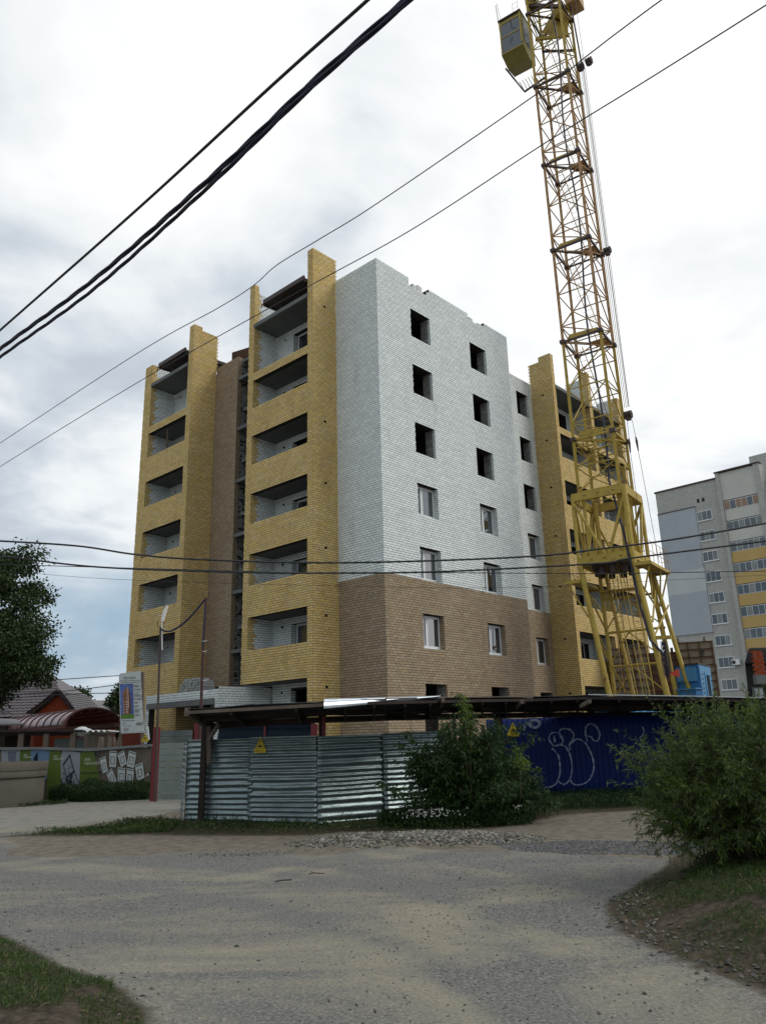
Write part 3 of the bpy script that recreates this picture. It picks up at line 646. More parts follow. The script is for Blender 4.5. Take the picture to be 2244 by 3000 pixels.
for sx, sy in corner.values():     # mast goes on between the rings
    MB().bar(cr(sx * .86, sy * .86, 12.7), cr(sx * .86, sy * .86, 9.5), 0.13).build('mast_leg', CRY, CR)
    MB().bar(cr(sx * 1.05, sy * 1.05, 12.7), cr(sx * .95, sy * .95, 9.7), 0.06).build('rod', CRY, CR)
m = MB(); m.prism([cr(-.9, -.9, 9.62), cr(.9, -.9, 9.62), cr(.9, .9, 9.62), cr(-.9, .9, 9.62)], (0, 0, .25)); m.build('slewing_table', CRY, CR)
m = MB(); m.tube([cr(0, 0, 9.25), cr(0, 0, 9.05)], 1.05, 20); m.build('slewing_ring', DARKST, CR)
for k in range(9):
    a_g = k * 0.7; MB().tube([cr(.8 * math.cos(a_g), .8 * math.sin(a_g), 9.2), cr(.8 * math.cos(a_g), .8 * math.sin(a_g), 8.72)], 0.16, 8).build('gearbox', DARKST, CR)
for k, (x_, y_) in enumerate(((-1.05, -.95), (-.6, -1.0), (.55, -1.0), (.95, -.7))):
    MB().hexa([cr(x_ - .14, y_ - .1, 9.54), cr(x_ + .14, y_ - .1, 9.54), cr(x_ + .14, y_ + .1, 9.54), cr(x_ - .14, y_ + .1, 9.54), cr(x_ - .12, y_ - .1, 9.8), cr(x_ + .12, y_ - .1, 9.8), cr(x_ + .12, y_ + .1, 9.8), cr(x_ - .12, y_ + .1, 9.8)]).build('bracket', CRY, CR)
# portal legs
legs = [((-1.25, -1.25), (-0.40, -1.25, 2.3), .125), ((1.25, -1.25), (2.05, -1.25, 2.3), .13), ((1.3, 1.25), (2.45, 1.25, 2.3), .10), ((-1.2, 1.25), (-1.1, 1.25, 2.3), .095)]
for (a, b_, r_) in legs: MB().tube([cr(*a, 9.3), cr(*b_)], r_, 12).build('portal_leg', CRY, CR)
MB().tube([cr(1.22, 1.25, 9.2), cr(1.75, 1.25, 2.3)], .11, 10).build('portal_leg', CRY, CR)
MB().tube([cr(-0.9, 1.3, 9.2), cr(-0.15, 1.3, 2.3)], .10, 10).build('portal_leg', CRY, CR)
for z in (7.84, 6.2, 4.6):
    MB().tube([cr(-1.2, 1.25, z), cr(1.6, 1.25, z)], .06, 8).build('portal_tie', CRY, CR)
    MB().tube([cr(-1.15, 1.25, z - 1.5), cr(-.1, 1.25, z - .06)], .035, 6).build('portal_brace', CRY, CR); MB().tube([cr(1.5, 1.25, z - 1.5), cr(-.1, 1.25, z - .06)], .035, 6).build('portal_brace', CRY, CR)
for (a, b_) in (((-1.15, -1.2, 8.2), (-1.15, 1.2, 6.3)), ((1.35, -1.2, 8.2), (1.6, 1.2, 6.6)), ((1.4, 1.2, 8.0), (1.75, -1.2, 6.2)), ((1.7, -1.2, 5.5), (1.9, 1.2, 7.2)), ((-.9, -1.2, 6.4), (-1.1, 1.2, 4.7)), ((-.75, -1.2, 5.5), (-.4, 1.25, 3.0))):
    MB().tube([cr(*a), cr(*b_)], .045, 6).build('portal_brace', CRY, CR)
for (a, b_) in (((-.1, -.4, 9), (.55, -.4, 2.3)), ((.45, -.5, 9), (1.1, -.5, 2.3)), ((.1, .2, 9), (.6, .2, 2.3)), ((.6, .5, 9), (1.0, .5, 2.3))):
    MB().tube([cr(*a), cr(*b_)], .022, 5).build('guide_rod', CRY, CR)
m = MB()
for o in (0, .38): m.tube([cr(-.55 + o, .7, 8.8), cr(-.45 + o, .7, 2.3)], .02, 5)
for k in range(22): z = 2.5 + k * .29; m.tube([cr(-.47, .7, z), cr(-.12, .7, z)], .011, 4)
m.build('ladder', CRR, CR)
m = MB()
for o in (0, .38): m.tube([cr(.2 + o, .9, 8.8), cr(.5 + o, .9, 2.3)], .02, 5)
for k in range(22): z = 2.5 + k * .29; m.tube([cr(.49 - (z - 2.3) * .045, .9, z), cr(.87 - (z - 2.3) * .045, .9, z)], .011, 4)
m.build('ladder', CRR, CR)
# service platforms with railings
def platform(x0, x1, y0, y1, z, rail):
    m = MB(); m.prism([cr(x0, y0, z), cr(x1, y0, z), cr(x1, y1, z), cr(x0, y1, z)], (0, 0, 0.05)); m.bar(cr(x1, y0, z - .05), cr(x1, y1, z - .05), .06, .14); m.bar(cr(x0, y1, z - .05), cr(x1, y1, z - .05), .06, .12); m.bar(cr(x0, y0, z - .05), cr(x1, y0, z - .05), .06, .12)
    d = m.build('platform', CRY, CR)
    h = MB()
    for zz_ in (.5, 1.0): h.tube([cr(rail, y0, z + zz_), cr(rail, y1, z + zz_)], .014, 4); h.tube([cr(rail, y1, z + zz_), cr((x0 + x1) / 2, y1, z + zz_)], .014, 4); h.tube([cr(rail, y0, z + zz_), cr((x0 + x1) / 2, y0, z + zz_)], .014, 4)
    for y_ in np.linspace(y0, y1, 6): h.tube([cr(rail, y_, z), cr(rail, y_, z + 1.0)], .013, 4)
    h.build('railing', CRR, d)
platform(1.3, 2.05, -1.4, 1.7, 8.85, 2.05)
platform(-2.0, -1.3, -1.3, 1.5, 8.45, -2.0)
m = MB(); m.prism([cr(-1.2, 0.9, 8.15), cr(.5, .9, 8.15), cr(.5, 1.5, 8.15), cr(-1.2, 1.5, 8.15)], (0, 0, .06)); m.build('platform', CRY, CR)
for (a, b_) in (((-1.95, -1.2, 8.4), (-1.1, -1.2, 6.7)), ((-1.95, 1.4, 8.4), (-1.15, 1.3, 7.0)), ((1.95, -1.2, 8.8), (1.4, -1.2, 7.0)), ((2.0, 1.5, 8.8), (1.5, 1.3, 7.2)), ((1.6, 0.1, 8.8), (1.5, .1, 7.4)), ((2.0, .3, 8.8), (1.6, .9, 7.2))):
    MB().tube([cr(*a), cr(*b_)], .04, 6).build('platform_strut', CRY, CR)
# cable reel junk and motors low in the portal
for (x_, y_, r_) in ((0.2, -.9, .17), (1.2, -.9, .16)): MB().tube([cr(x_ - .25, y_, 2.75), cr(x_ + .3, y_, 2.75)], r_, 12).build('winch_motor', CRY, CR)
MB().bar(cr(-.5, -1.0, 2.45), cr(1.9, -1.0, 2.45), .2, .2).build('winch_frame', CRY, CR)
m = MB()
for k in range(6):
    x_ = 2.02 + 0.035 * k; m.tube([cr(x_, -1.35, 5.3), cr(x_ - .06, -1.4, 4.5), cr(x_ - .02, -1.4, 3.8 + .05 * k), cr(x_ + .08, -1.36, 3.7 + .05 * k), cr(x_ + .1, -1.35, 4.6), cr(x_ + .03, -1.35, 5.3)], .014, 5)
m.build('cable_coil', WIRE, CR)
MB().bar(cr(1.6, -1.2, 5.5), cr(2.45, -1.2, 5.45), .1, .16).build('outrigger_arm', CRY, CR)
MB().prism([cr(2.2, -1.4, 3.9), cr(2.6, -1.4, 3.75), cr(2.62, -1.4, 4.1)], cr(0, .02, 0) - cr(0, 0, 0)).build('flag', mat('faded_red_flag', (0.6, 0.07, 0.04), rough=.8), CR)
# operator cab
cb = MB(); X0, X1, Yf, Yb = -2.88, -1.42, -1.22, 0.6
sec = [(Yf, 42.45), (Yf, 44.95), (Yb, 44.95), (Yb, 42.1), (-.2, 41.75)]
cabz = [(Yf, 42.15), (Yf + .02, 44.95), (Yb, 44.95), (Yb, 42.0), (-.35, 41.75)]
body = MB(); body.prism([cr(X0, y_, z_) for y_, z_ in cabz], cr(X1, 0, 0) - cr(X0, 0, 0)); cab = body.build('cab', mat('olive_yellow_cab_paint', (0.30, 0.26, 0.08), (0.23, 0.20, 0.06), 3, 0.5, c3=(0.16, .09, .04), thr=.66), CR)
DG = mat('dusty_cab_glass', (0.03, 0.045, 0.06), (0.05, 0.07, 0.085), 3, 0.25, spec=0.8)
for (za, zb) in ((42.22, 43.45), (43.53, 44.55)): MB().prism([cr(X0 + .05, Yf - .02, za), cr(X1 - .05, Yf - .02, za), cr(X1 - .05, Yf - .02, zb), cr(X0 + .05, Yf - .02, zb)], cr(0, .01, 0) - cr(0, 0, 0)).build('cab_window', DG, cab)
MB().prism([cr(X1 + .015, -1.0, 42.7), cr(X1 + .015, 0.0, 42.7), cr(X1 + .015, 0, 44.4), cr(X1 + .015, -1.0, 44.4)], cr(.012, 0, 0) - cr(0, 0, 0)).build('cab_window', DG, cab)
m = MB()
for (a, b_) in (((X0 + .04, 42.18), (X1 - .04, 42.18)), ((X0 + .04, 43.49), (X1 - .04, 43.49)), ((X0 + .04, 44.62), (X1 - .04, 44.62))): m.bar(cr(a[0], Yf - .03, a[1]), cr(b_[0], Yf - .03, b_[1]), .04, .06)
for x_ in (X0 + .05, X1 - .06): m.bar(cr(x_, Yf - .03, 42.4), cr(x_, Yf - .03, 44.9), .07, .05)
m.build('cab_window_frame', CRY, cab)
m = MB(); m.tube([cr(-2.1, Yf - .06, 44.6), cr(-2.05, Yf - .08, 43.9)], .015, 4); m.tube([cr(-2.05, Yf - .06, 43.2), cr(-2.25, Yf - .08, 42.8)], .015, 4); m.tube([cr(-2.05, Yf - .07, 43.9), cr(-1.8, Yf - .07, 43.75)], .012, 4); m.build('wiper', BLACK, cab)
MB().prism([cr(X0 - .05, Yf - .1, 44.95), cr(X1 + .03, Yf - .1, 44.95), cr(X1 + .03, Yb, 44.95), cr(X0 - .05, Yb, 44.95)], (0, 0, .08)).build('cab_roof', DARKST, cab)
m = MB(); m.bar(cr(-3.0, -.5, 41.85), cr(-2.6, 1.35, 41.25), .05, .14); m.bar(cr(-2.6, 1.35, 41.25), cr(-1.0, 1.2, 41.4), .05, .14)
for k in range(8): m.bar(cr(-2.6 + k * .2, .6, 41.45), cr(-2.6 + k * .2, 1.3, 41.3), .03, .03)
m.build('cab_footplate', DARKST, CR)
m = MB()
for x_ in (-2.0, -1.65): m.tube([cr(x_, Yf + .3, 45.0), cr(x_, Yf + .3, 46.3)], .012, 4)
for z in (45.4, 45.8, 46.2): m.tube([cr(-2.0, Yf + .3, z), cr(-1.65, Yf + .3, z)], .01, 4)
m.build('cab_roof_railing', CRR, cab)
MB().prism([cr(-2.0, Yf + .1, 45.03), cr(-1.5, Yf + .1, 45.03), cr(-1.5, Yf + .8, 45.03), cr(-2.0, Yf + .8, 45.03)], (0, 0, .12)).build('hatch', CRY, cab)
# inner machinery sheets at the head
MB().prism([cr(-.75, .35, 44.1), cr(.2, .2, 42.9), cr(.95, .1, 42.5), cr(.95, .9, 45.4), cr(.1, .9, 46.2)], cr(.03, -.03, 0) - cr(0, 0, 0)).build('sheet_panel', CRY, CR)
MB().bar(cr(-1.0, -.2, 43.2), cr(.9, .6, 43.0), .14, .2).build('head_beam', CRY, CR)
MB().bar(cr(-1.0, -.9, 45.4), cr(1.0, .9, 45.6), .16, .25).build('head_beam', DARKST, CR)
MB().bar(cr(-1.0, .9, 43.2), cr(1.0, .95, 42.0), .08, .14).build('head_beam', DARKST, CR)
MB().prism([cr(.95, .5, 45.5), cr(1.75, .5, 45.5), cr(1.75, 1.6, 45.5), cr(.95, 1.6, 45.5)], (0, 0, .8)).build('counter_box', CRR, CR)
MB().tube([cr(1.15, .9, 45.5), cr(1.32, .9, 40.6)], .05, 6).build('back_strut', DARKST, CR)
MB().prism([cr(-1.15, -.9, 45.6), cr(-.5, -.9, 45.6), cr(-.5, -.2, 45.6), cr(-1.15, -.2, 45.6)], (0, 0, .6)).build('head_block', DARKST, CR)
# hoist ropes and blocks
def rope(a, b_, r_=0.012): MB().tube([cr(*a), cr(*b_)], r_, 4, cap=False).build('rope', ROPE, CR)
for k in range(4):
    rope((1.35 + .12 * k, .1, 39.3), (1.40 + .075 * k, 0.1, 17.1)); 
for k in range(2): rope((1.58 + .09 * k, -.05, 40.3), (1.58 + .07 * k, -.05, 26.6)); rope((1.28 + .3 * k, 0.3, 47), (1.45 + .2 * k, 0.3, 40))
rope((1.62, -.05, 26.0), (1.62, .05, 17.1))
def pulley(x_, y_, z, s_):
    m = MB()
    for o in (-.14, .0, .14): m.tube([cr(x_ + o - .045, y_, z), cr(x_ + o + .045, y_, z)], .17 * s_, 12)
    m.bar(cr(x_ - .22, y_, z), cr(x_ + .22, y_, z), .08); m.prism([cr(x_ - .2, y_ - .1, z + .1), cr(x_ + .2, y_ - .1, z + .1), cr(x_ + .1, y_ - .1, z - .3), cr(x_ - .12, y_ - .1, z - .28)], cr(0, .2, 0) - cr(0, 0, 0))
    m.build('pulley_block', DARKST, CR)
pulley(1.62, -.05, 26.35, 1.1); pulley(1.52, .1, 16.7, 1.2); pulley(1.46, .1, 39.6, 1.3); pulley(1.98, .1, 39.7, 1.3)
for dx_, zt in ((-.08, 14.5), (.16, 14.5)):
    rope((1.52 + dx_, .1, 16.4), (1.52 + dx_ * 1.4, .1, 15.4)); m = MB(); m.tube([cr(1.52 + dx_ * 1.4, .1, 15.45), cr(1.52 + dx_ * 1.5, .1, 15.2), cr(1.52 + dx_ * 1.6, .1, 14.7)], [.03, .06, .03], 6); m.build('shackle', DARKST, CR)
    rope((1.52 + dx_ * 1.6, .1, 14.7), (1.66 + dx_ * 2.5, 0, 9.0))
rope((-3.1, -.9, 47), (-2.95, -.9, 44.2)); rope((-3.0, -1.0, 47), (-2.8, -1.0, 45.0)); rope((-3.15, -.9, 47), (-2.92, -.9, 43.0))

# ================================================================ far grey apartment block (right)
FA = np.array([36.81, 100.0, 0]); FD = np.array([0.71612, -0.69798, 0]); FN = np.array([-0.69798, -0.71612, 0])   # FN points to the viewer
def fb(s, n, z): return FA + FD * s + FN * n + np.array([0, 0, z])
FBK = empty('panel_apartment_block', FA, 'distant grey brick apartment block with pale insulated patch and ochre balcony bands', 'building')
def fbox(s0, s1, n0, n1, z0, z1, name, m, parent=None, **kw):
    return MB().hexa([fb(s0, n1, z0), fb(s1, n1, z0), fb(s1, n0, z0), fb(s0, n0, z0), fb(s0, n1, z1), fb(s1, n1, z1), fb(s1, n0, z1), fb(s0, n0, z1)]).build(name, m, parent or FBK, **kw)
def brickmat(name, c1, c2, mort, sc):
    m = bpy.data.materials.new(name); m.use_nodes = True; t = m.node_tree; b = t.nodes['Principled BSDF']; b.inputs['Roughness'].default_value = .9
    g = t.nodes.new('ShaderNodeNewGeometry'); sx = t.nodes.new('ShaderNodeSeparateXYZ'); t.links.new(g.outputs['Position'], sx.inputs[0])
    cb_ = t.nodes.new('ShaderNodeCombineXYZ'); t.links.new(mth(t, 'SUBTRACT', mth(t, 'MULTIPLY', sx.outputs[0], .716), mth(t, 'MULTIPLY', sx.outputs[1], .698)), cb_.inputs[0]); t.links.new(sx.outputs[2], cb_.inputs[1])
    bk = t.nodes.new('ShaderNodeTexBrick'); t.links.new(cb_.outputs[0], bk.inputs['Vector']); bk.inputs['Scale'].default_value = sc
    bk.inputs['Color1'].default_value = (*c1, 1); bk.inputs['Color2'].default_value = (*c2, 1); bk.inputs['Mortar'].default_value = (*mort, 1); bk.inputs['Mortar Size'].default_value = .02
    n_ = noise(t, g.outputs['Position'], .7, 5, .7); t.links.new(mixc(t, mth(t, 'MULTIPLY_ADD', n_, 1.6, -.5, clamp=True), bk.outputs[0], mixc(t, 1.0, bk.outputs[0], (.75, .75, .75), 'MULTIPLY')), b.inputs['Base Color']); return m
GB = brickmat('far_grey_brick', (0.52, 0.52, 0.485), (0.41, 0.41, 0.385), (0.25, 0.25, 0.23), 2.2)
INS = mat('pale_render_patch', (0.41, 0.45, 0.48), (0.35, 0.39, 0.43), .5, .9)
INS2 = mat('lighter_render_patch', (0.52, 0.55, 0.56), (0.46, 0.49, 0.50), .5, .9)
OCH = mat('ochre_balcony_panel', (0.52, 0.37, 0.15), (0.48, 0.33, 0.13), .6, .85)
CRM = mat('cream_balcony_panel', (0.56, 0.56, 0.51), (0.49, 0.49, 0.45), .6, .85)
FG = mat('far_window_glass', (0.04, 0.055, 0.07), (0.08, 0.1, 0.11), .35, .12, spec=.9)
FGL = mat('far_window_curtain', (0.28, 0.30, 0.29), (0.16, 0.18, 0.19), .8, .3)
fbox(0, 8.3, -14, 0, 0, 32.4, 'wall', GB); fbox(8.3, 8.75, -14, .5, 0, 33.0, 'wall', GB); fbox(13.0, 13.7, -14, .5, 0, 33.0, 'wall', GB)
fbox(8.75, 13.0, -14, -.3, 0, 33.0, 'wall', GB); fbox(13.7, 30, -14, -.6, 0, 31.0, 'wall', GB); fbox(11.6, 22, -9, -3, 31.0, 35.2, 'lift_house', GB)
fbox(-.12, 8.3, -14, .12, 32.4, 32.6, 'cornice', DARKST); fbox(8.2, 13.8, -.2, .62, 33.0, 33.15, 'cornice', DARKST)
fbox(0, 5.05, 0, .14, 21.3, 29.35, 'render_panel', INS); fbox(0, 5.05, 0, .14, 18.45, 21.3, 'render_panel', INS2, label='lighter band of the pale render patch'); fbox(0, 5.05, 0, .14, 13.2, 18.45, 'render_panel', INS)
fbox(-.05, 5.1, 0, .2, 29.35, 29.45, 'cornice', DARKST)
for s_ in (5.4, 6.05): fbox(s_, s_ + .32, -.02, .03, 29.85, 30.35, 'vent', BLACK)
fbox(8.75, 13.0, -.3, .3, 29.3, 32.9, 'balcony_panel', CRM)
for k in range(11):
    zt = 28.62 - 2.65 * k
    if zt < 3: break
    w_ = fbox(5.15, 7.05, -.02, .05, zt - 1.25, zt, 'window', PVC)
    for j in range(3):
        o = MB().hexa([fb(5.21 + .61 * j, .07, zt - 1.18), fb(5.76 + .61 * j, .07, zt - 1.18), fb(5.76 + .61 * j, .051, zt - 1.18), fb(5.21 + .61 * j, .051, zt - 1.18), fb(5.21 + .61 * j, .07, zt - .07), fb(5.76 + .61 * j, .07, zt - .07), fb(5.76 + .61 * j, .051, zt - .07), fb(5.21 + .61 * j, .051, zt - .07)])
        o.build('pane', FG if (k * 3 + j * 5) % 4 else FGL, w_)
    fbox(5.05, 7.15, 0, .12, zt - 1.33, zt - 1.26, 'sill', PVC)
    # balcony glazing + parapet
    zg = 29.2 - 2.68 * k
    g_ = fbox(8.8, 12.95, -.28, .22, zg - 1.2, zg, 'balcony_glazing', PVC)
    for j in range(6):
        a = 8.86 + j * .69
        mm = (FGL if (k + j) % 3 == 0 else FG)
        if k == 0: mm = mat('brown_blind', (.30, .20, .14), rough=.5) if j in (0, 2, 3, 5) else FG
        MB().hexa([fb(a, .26, zg - 1.12), fb(a + .61, .26, zg - 1.12), fb(a + .61, .222, zg - 1.12), fb(a, .222, zg - 1.12), fb(a, .26, zg - .08), fb(a + .61, .26, zg - .08), fb(a + .61, .222, zg - .08), fb(a, .222, zg - .08)]).build('pane', mm, g_)
    fbox(8.78, 12.97, -.28, .3, zg - 2.60, zg - 1.24, 'balcony_panel', CRM if k < 2 else OCH)
ac = MB(); ac.hexa([fb(6.9, .5, 9.0), fb(7.8, .5, 9.0), fb(7.8, .15, 9.0), fb(6.9, .15, 9.0), fb(6.9, .5, 9.65), fb(7.8, .5, 9.65), fb(7.8, .15, 9.65), fb(6.9, .15, 9.65)]); ac.build('air_conditioner', PVC, FBK)
MB().tube([fb(7.15, .505, 9.32), fb(7.15, .52, 9.32)], .24, 14).build('fan_grille', DARKST, FBK)

# ================================================================ dark mansard house with orange chimney (far right)
def hp(px, py, Y=27.0): return at(px, py, Y)
s2 = lambda x, y: (1880 + x / 4.547, 1780 + y / 4.547)
SH = mat('black_board_cladding', (0.018, 0.017, 0.018), (0.03, 0.028, 0.028), 6, .85, stretch=(6, 6, .3))
SHG = mat('grey_shingle', (0.06, 0.058, 0.06), (0.035, 0.034, 0.036), 9, .95, bump=.5)
HH = empty('mansard_house', at(2230, 2180, 28), 'black boarded house with grey shingle mansard roof behind the right bush', 'house')
p = [at(*s2(1340, 1170), 28), at(*s2(1365, 750), 28), at(*s2(1455, 535), 28)]
zg0, ze, zr = 0.0, p[1][2], p[2][2]; xl = p[1][0]; xr = xl + 4.2
def hbox(x0, x1, y0, y1, z0, z1, nm, m, par): return MB().box(x0, y0, z0, x1, y1, z1).build(nm, m, par)
m = MB(); m.hexa([(xl - .12, 28, 0), (xr + .12, 28, 0), (xr + 2.7, 33, 0), (xl + 2.5, 33, 0), (xl + .02, 28, ze), (xr, 28, ze), (xr + 2.6, 33, ze), (xl + 2.6, 33, ze)]); m.build('wall', SH, HH)
m = MB(); dxr = p[2][0] - xl; m.hexa([(xl - .05, 27.85, ze), (xr + .05, 27.85, ze), (xr + 2.65, 33.1, ze), (xl + 2.55, 33.1, ze), (xl + dxr, 28.1, zr), (xr - dxr, 28.1, zr), (xr - dxr + 2.4, 32.9, zr), (xl + dxr + 2.4, 32.9, zr)]); m.build('mansard_roof', SHG, HH)
m = MB()
for k in range(7):
    z = ze + (zr - ze) * k / 7; m.box(xl + dxr * k / 7 - .06, 27.80 + .25 * k / 7, z, xr - dxr * k / 7 + .06, 27.83 + .25 * k / 7, z + .04)
m.build('shingle_course', SHG, HH)
c0, c1 = at(*s2(1500, 900), 27.5), at(*s2(1590, 560), 27.5)
RBR = mat('orange_brick', (0.33, 0.07, 0.03), (0.26, 0.055, 0.025), 4, .85, rnd=.25)
m = MB(); rows = int((c1[2] - c0[2]) / .075)
for k in range(rows):
    for j in range(4):
        a = c0[0] + (c1[0] - c0[0]) * (j + (k % 2) * .5 - .25) / 4; b_ = a + (c1[0] - c0[0]) / 4 - .012
        a = max(a, c0[0]); b_ = min(b_, c1[0])
        if b_ - a > .02: m.box(a, 27.4, c0[2] + k * .075, b_, 27.55, c0[2] + k * .075 + .066)
m.build('chimney', RBR, HH, kind='stuff')
MB().box(c0[0] + .02, 27.42, c0[2], c1[0] - .02, 27.54, c1[2] - .02).build('chimney_core', MORTAR, HH)
MB().box(c0[0] - .02, 27.35, c0[2] - .32, c1[0] + .12, 27.6, c0[2] - .01).build('chimney_base', CONC, HH)
w_ = MB().box(c0[0] + .05, 27.9, c0[2] - 1.1, c1[0] + .05, 27.98, c0[2] - .4).build('window', CONC, HH); MB().box(c0[0] + .1, 27.88, c0[2] - 1.05, c1[0], 27.895, c0[2] - .45).build('pane', GLASS, w_)

# ================================================================ ballast blocks and site cabins behind the canopy
RUST = mat('rusty_concrete_ballast', (0.27, 0.235, 0.17), (0.20, 0.16, 0.11), 2.5, .9, bump=.3, c3=(0.13, 0.065, 0.035), thr=.61)
RUST2 = mat('dark_rusty_ballast', (0.15, 0.07, 0.042), (0.12, 0.075, 0.05), 2.5, .9, bump=.3, c3=(0.07, 0.04, 0.028), thr=.6)
def stack(px0, px1, pytop, Y, n, h, depth, m, desc, ends, group):
    a = at(px0, pytop, Y); b_ = at(px1, pytop, Y - .6); topz = (a[2] + b_[2]) / 2
    d = (b_ - a); d[2] = 0; L = np.linalg.norm(d); d /= L; nrm = np.array([-d[1], d[0], 0])
    for k in range(n):
        z1 = topz - k * h; z0 = z1 - h + .03; j = .04 * (random.random() - .5)
        o_ = a.copy(); o_[2] = 0; o_ = o_ + d * j
        P8 = [o_ + [0, 0, z0], o_ + d * L + [0, 0, z0], o_ + d * L + nrm * depth + [0, 0, z0], o_ + nrm * depth + [0, 0, z0]]
        P8 += [q + np.array([0, 0, z1 - z0]) for q in P8]
        word = ['topmost', 'second from the top', 'third from the top', 'fourth from the top', 'fifth from the top', 'sixth from the top', 'seventh from the top', 'lowest'][min(k, 7)] if k < n - 1 else 'lowest'
        r = empty('ballast_block', P8[0], f'{desc}, {word} of its stack {ends}', 'ballast block', group)
        MB().hexa(P8).build('body', m, r)
        q = MB()
        for f_ in (0.04, .3, .62, .96):
            c_ = o_ + d * L * f_ - nrm * .02; q.bar(c_ + [0, 0, z0 + .01], c_ + [0, 0, z1 - .005], .07, .05, up=tuple(nrm))
        q.bar(o_ - nrm * .02 + [0, 0, z1 - .04], o_ + d * L - nrm * .02 + [0, 0, z1 - .04], .05, .06); q.build('rib', RUST2, r)
        if k == 0:
            for f_ in (.05, .78): c_ = o_ + d * L * f_; MB().bar(c_ + [0, 0, z1], c_ + [0, 0, z1 + .22], .14, .12, up=tuple(nrm)).build('lifting_lug', m, r)
        if k == 1 and 'beige' in desc:
            cu = bpy.data.curves.new('numeral', 'FONT'); cu.body = '8'; cu.size = .42; cu.extrude = .004; t8 = bpy.data.objects.new('numeral', cu); COL.objects.link(t8); cu.materials.append(BLACK)
            t8.parent = r; pp = o_ + d * L * .62 - nrm * .075 + np.array([0, 0, z0 + .05]) - ORG[r.name]; EIGHT = t8; t8.location = pp; t8.rotation_euler = (rad(90), 0, math.atan2(d[1], d[0]))
stack(1981, 2088, 1880, 42.5, 7, .42, 2.2, RUST, 'beige rust-streaked ballast block', 'beside the grey apartment block', 'ballast blocks behind the blue cabin')
stack(1868, 1998, 1912, 43.5, 7, .42, 2.2, RUST2, 'dark rusty ballast block', 'behind the right crane legs', 'rusty ballast blocks behind the crane legs')
stack(1782, 1898, 1898, 42.0, 7, .42, 2.0, RUST, 'beige concrete ballast slab', 'seen through the crane portal', 'ballast slabs seen through the crane portal')
# blue cabin by the crane
BLU = mat('light_blue_cabin_paint', (0.05, 0.19, 0.42), (0.035, 0.15, 0.35), 2.5, .5, bump=.1, c3=(.16, .14, .12), thr=.72)
BL2 = mat('pale_blue_cabin_paint', (0.09, 0.27, 0.47), (0.07, 0.22, 0.40), 2.5, .5)
zc_ = lambda x, y, Y: at(1880 + x / 4.547, 1780 + y / 4.547, Y)
pa, pb, pc = zc_(435, 760, 36), zc_(750, 755, 35.0), zc_(905, 780, 36.8)
KB_ = empty('electrical_cabin', (pb[0], pb[1], 0), 'light blue steel electrical cabin with louvres beside the crane legs', 'cabin')
pa[2] = pb[2] = pc[2] = (pb[2]); pd = pa + (pc - pb)
def dn(p_, z): q = np.array(p_, float).copy(); q[2] = z; return q
MB().hexa([dn(pa, .3), dn(pb, .3), dn(pc, .3), dn(pd, .3), pa, pb, pc, pd]).build('body', BLU, KB_)
cc2 = (pa + pb + pc + pd) / 4; rf = [p_ + (p_ - cc2) * .05 for p_ in (pa, pb, pc, pd)]
MB().hexa([*rf, *[q + [0, 0, .06] for q in rf]]).build('roof', DARKST, KB_)
fx = (pb - pa) / np.linalg.norm(pb - pa); fn = np.array([fx[1], -fx[0], 0]); sx_ = (pc - pb) / np.linalg.norm(pc - pb); sn = np.array([sx_[1], -sx_[0], 0])
L1 = np.linalg.norm(pb - pa); L2 = np.linalg.norm(pc - pb); top = pb[2]
def fq(a, b_, z0, z1, n0, n1): return [pa + fx * a + fn * n1 + [0, 0, z0 - top], pa + fx * b_ + fn * n1 + [0, 0, z0 - top], pa + fx * b_ + fn * n0 + [0, 0, z0 - top], pa + fx * a + fn * n0 + [0, 0, z0 - top], pa + fx * a + fn * n1 + [0, 0, z1 - top], pa + fx * b_ + fn * n1 + [0, 0, z1 - top], pa + fx * b_ + fn * n0 + [0, 0, z1 - top], pa + fx * a + fn * n0 + [0, 0, z1 - top]]
MB().hexa(fq(.35, L1 + .05, .3, top - 1.1, .003, .5)).build('lower_box', BLU, KB_); MB().hexa(fq(.28, L1 + .1, top - 1.1, top - 1.04, .003, .58)).build('lower_box_roof', BL2, KB_)
MB().hexa(fq(.1, 1.1, top - .72, top - .12, .003, .12)).build('shutter', BL2, KB_)
lv = MB()
for c_ in (.8, 1.4, 1.95):
    for k in range(6): lv.hexa(fq(c_ - .1, c_ + .1, top - 1.4 - .2 * k, top - 1.36 - .2 * k, .5, .53))
lv.build('louvre', BL2, KB_)
def sq_(a, b_, z0, z1, n0, n1): return [pb + sx_ * a + sn * n1 + [0, 0, z0 - top], pb + sx_ * b_ + sn * n1 + [0, 0, z0 - top], pb + sx_ * b_ + sn * n0 + [0, 0, z0 - top], pb + sx_ * a + sn * n0 + [0, 0, z0 - top], pb + sx_ * a + sn * n1 + [0, 0, z1 - top], pb + sx_ * b_ + sn * n1 + [0, 0, z1 - top], pb + sx_ * b_ + sn * n0 + [0, 0, z1 - top], pb + sx_ * a + sn * n0 + [0, 0, z1 - top]]
MB().hexa(sq_(.02 * L2, L2 * .98, .4, top - .06, .003, .02)).build('side_panel', BL2, KB_)
dr = MB().hexa(sq_(L2 * .38, L2 * .8, .6, top - .3, .022, .05)).build('door', BL2, KB_); MB().hexa(sq_(L2 * .47, L2 * .72, 1.2, top - .42, .051, .056)).build('door_window', NAVY, dr)
lv = MB()
for c_ in (.15, .9):
    for k in range(5): lv.hexa(sq_(L2 * c_, L2 * c_ + .14, top - .45 - .2 * k, top - .41 - .2 * k, .021, .05))
lv.build('louvre', DARKST, KB_)

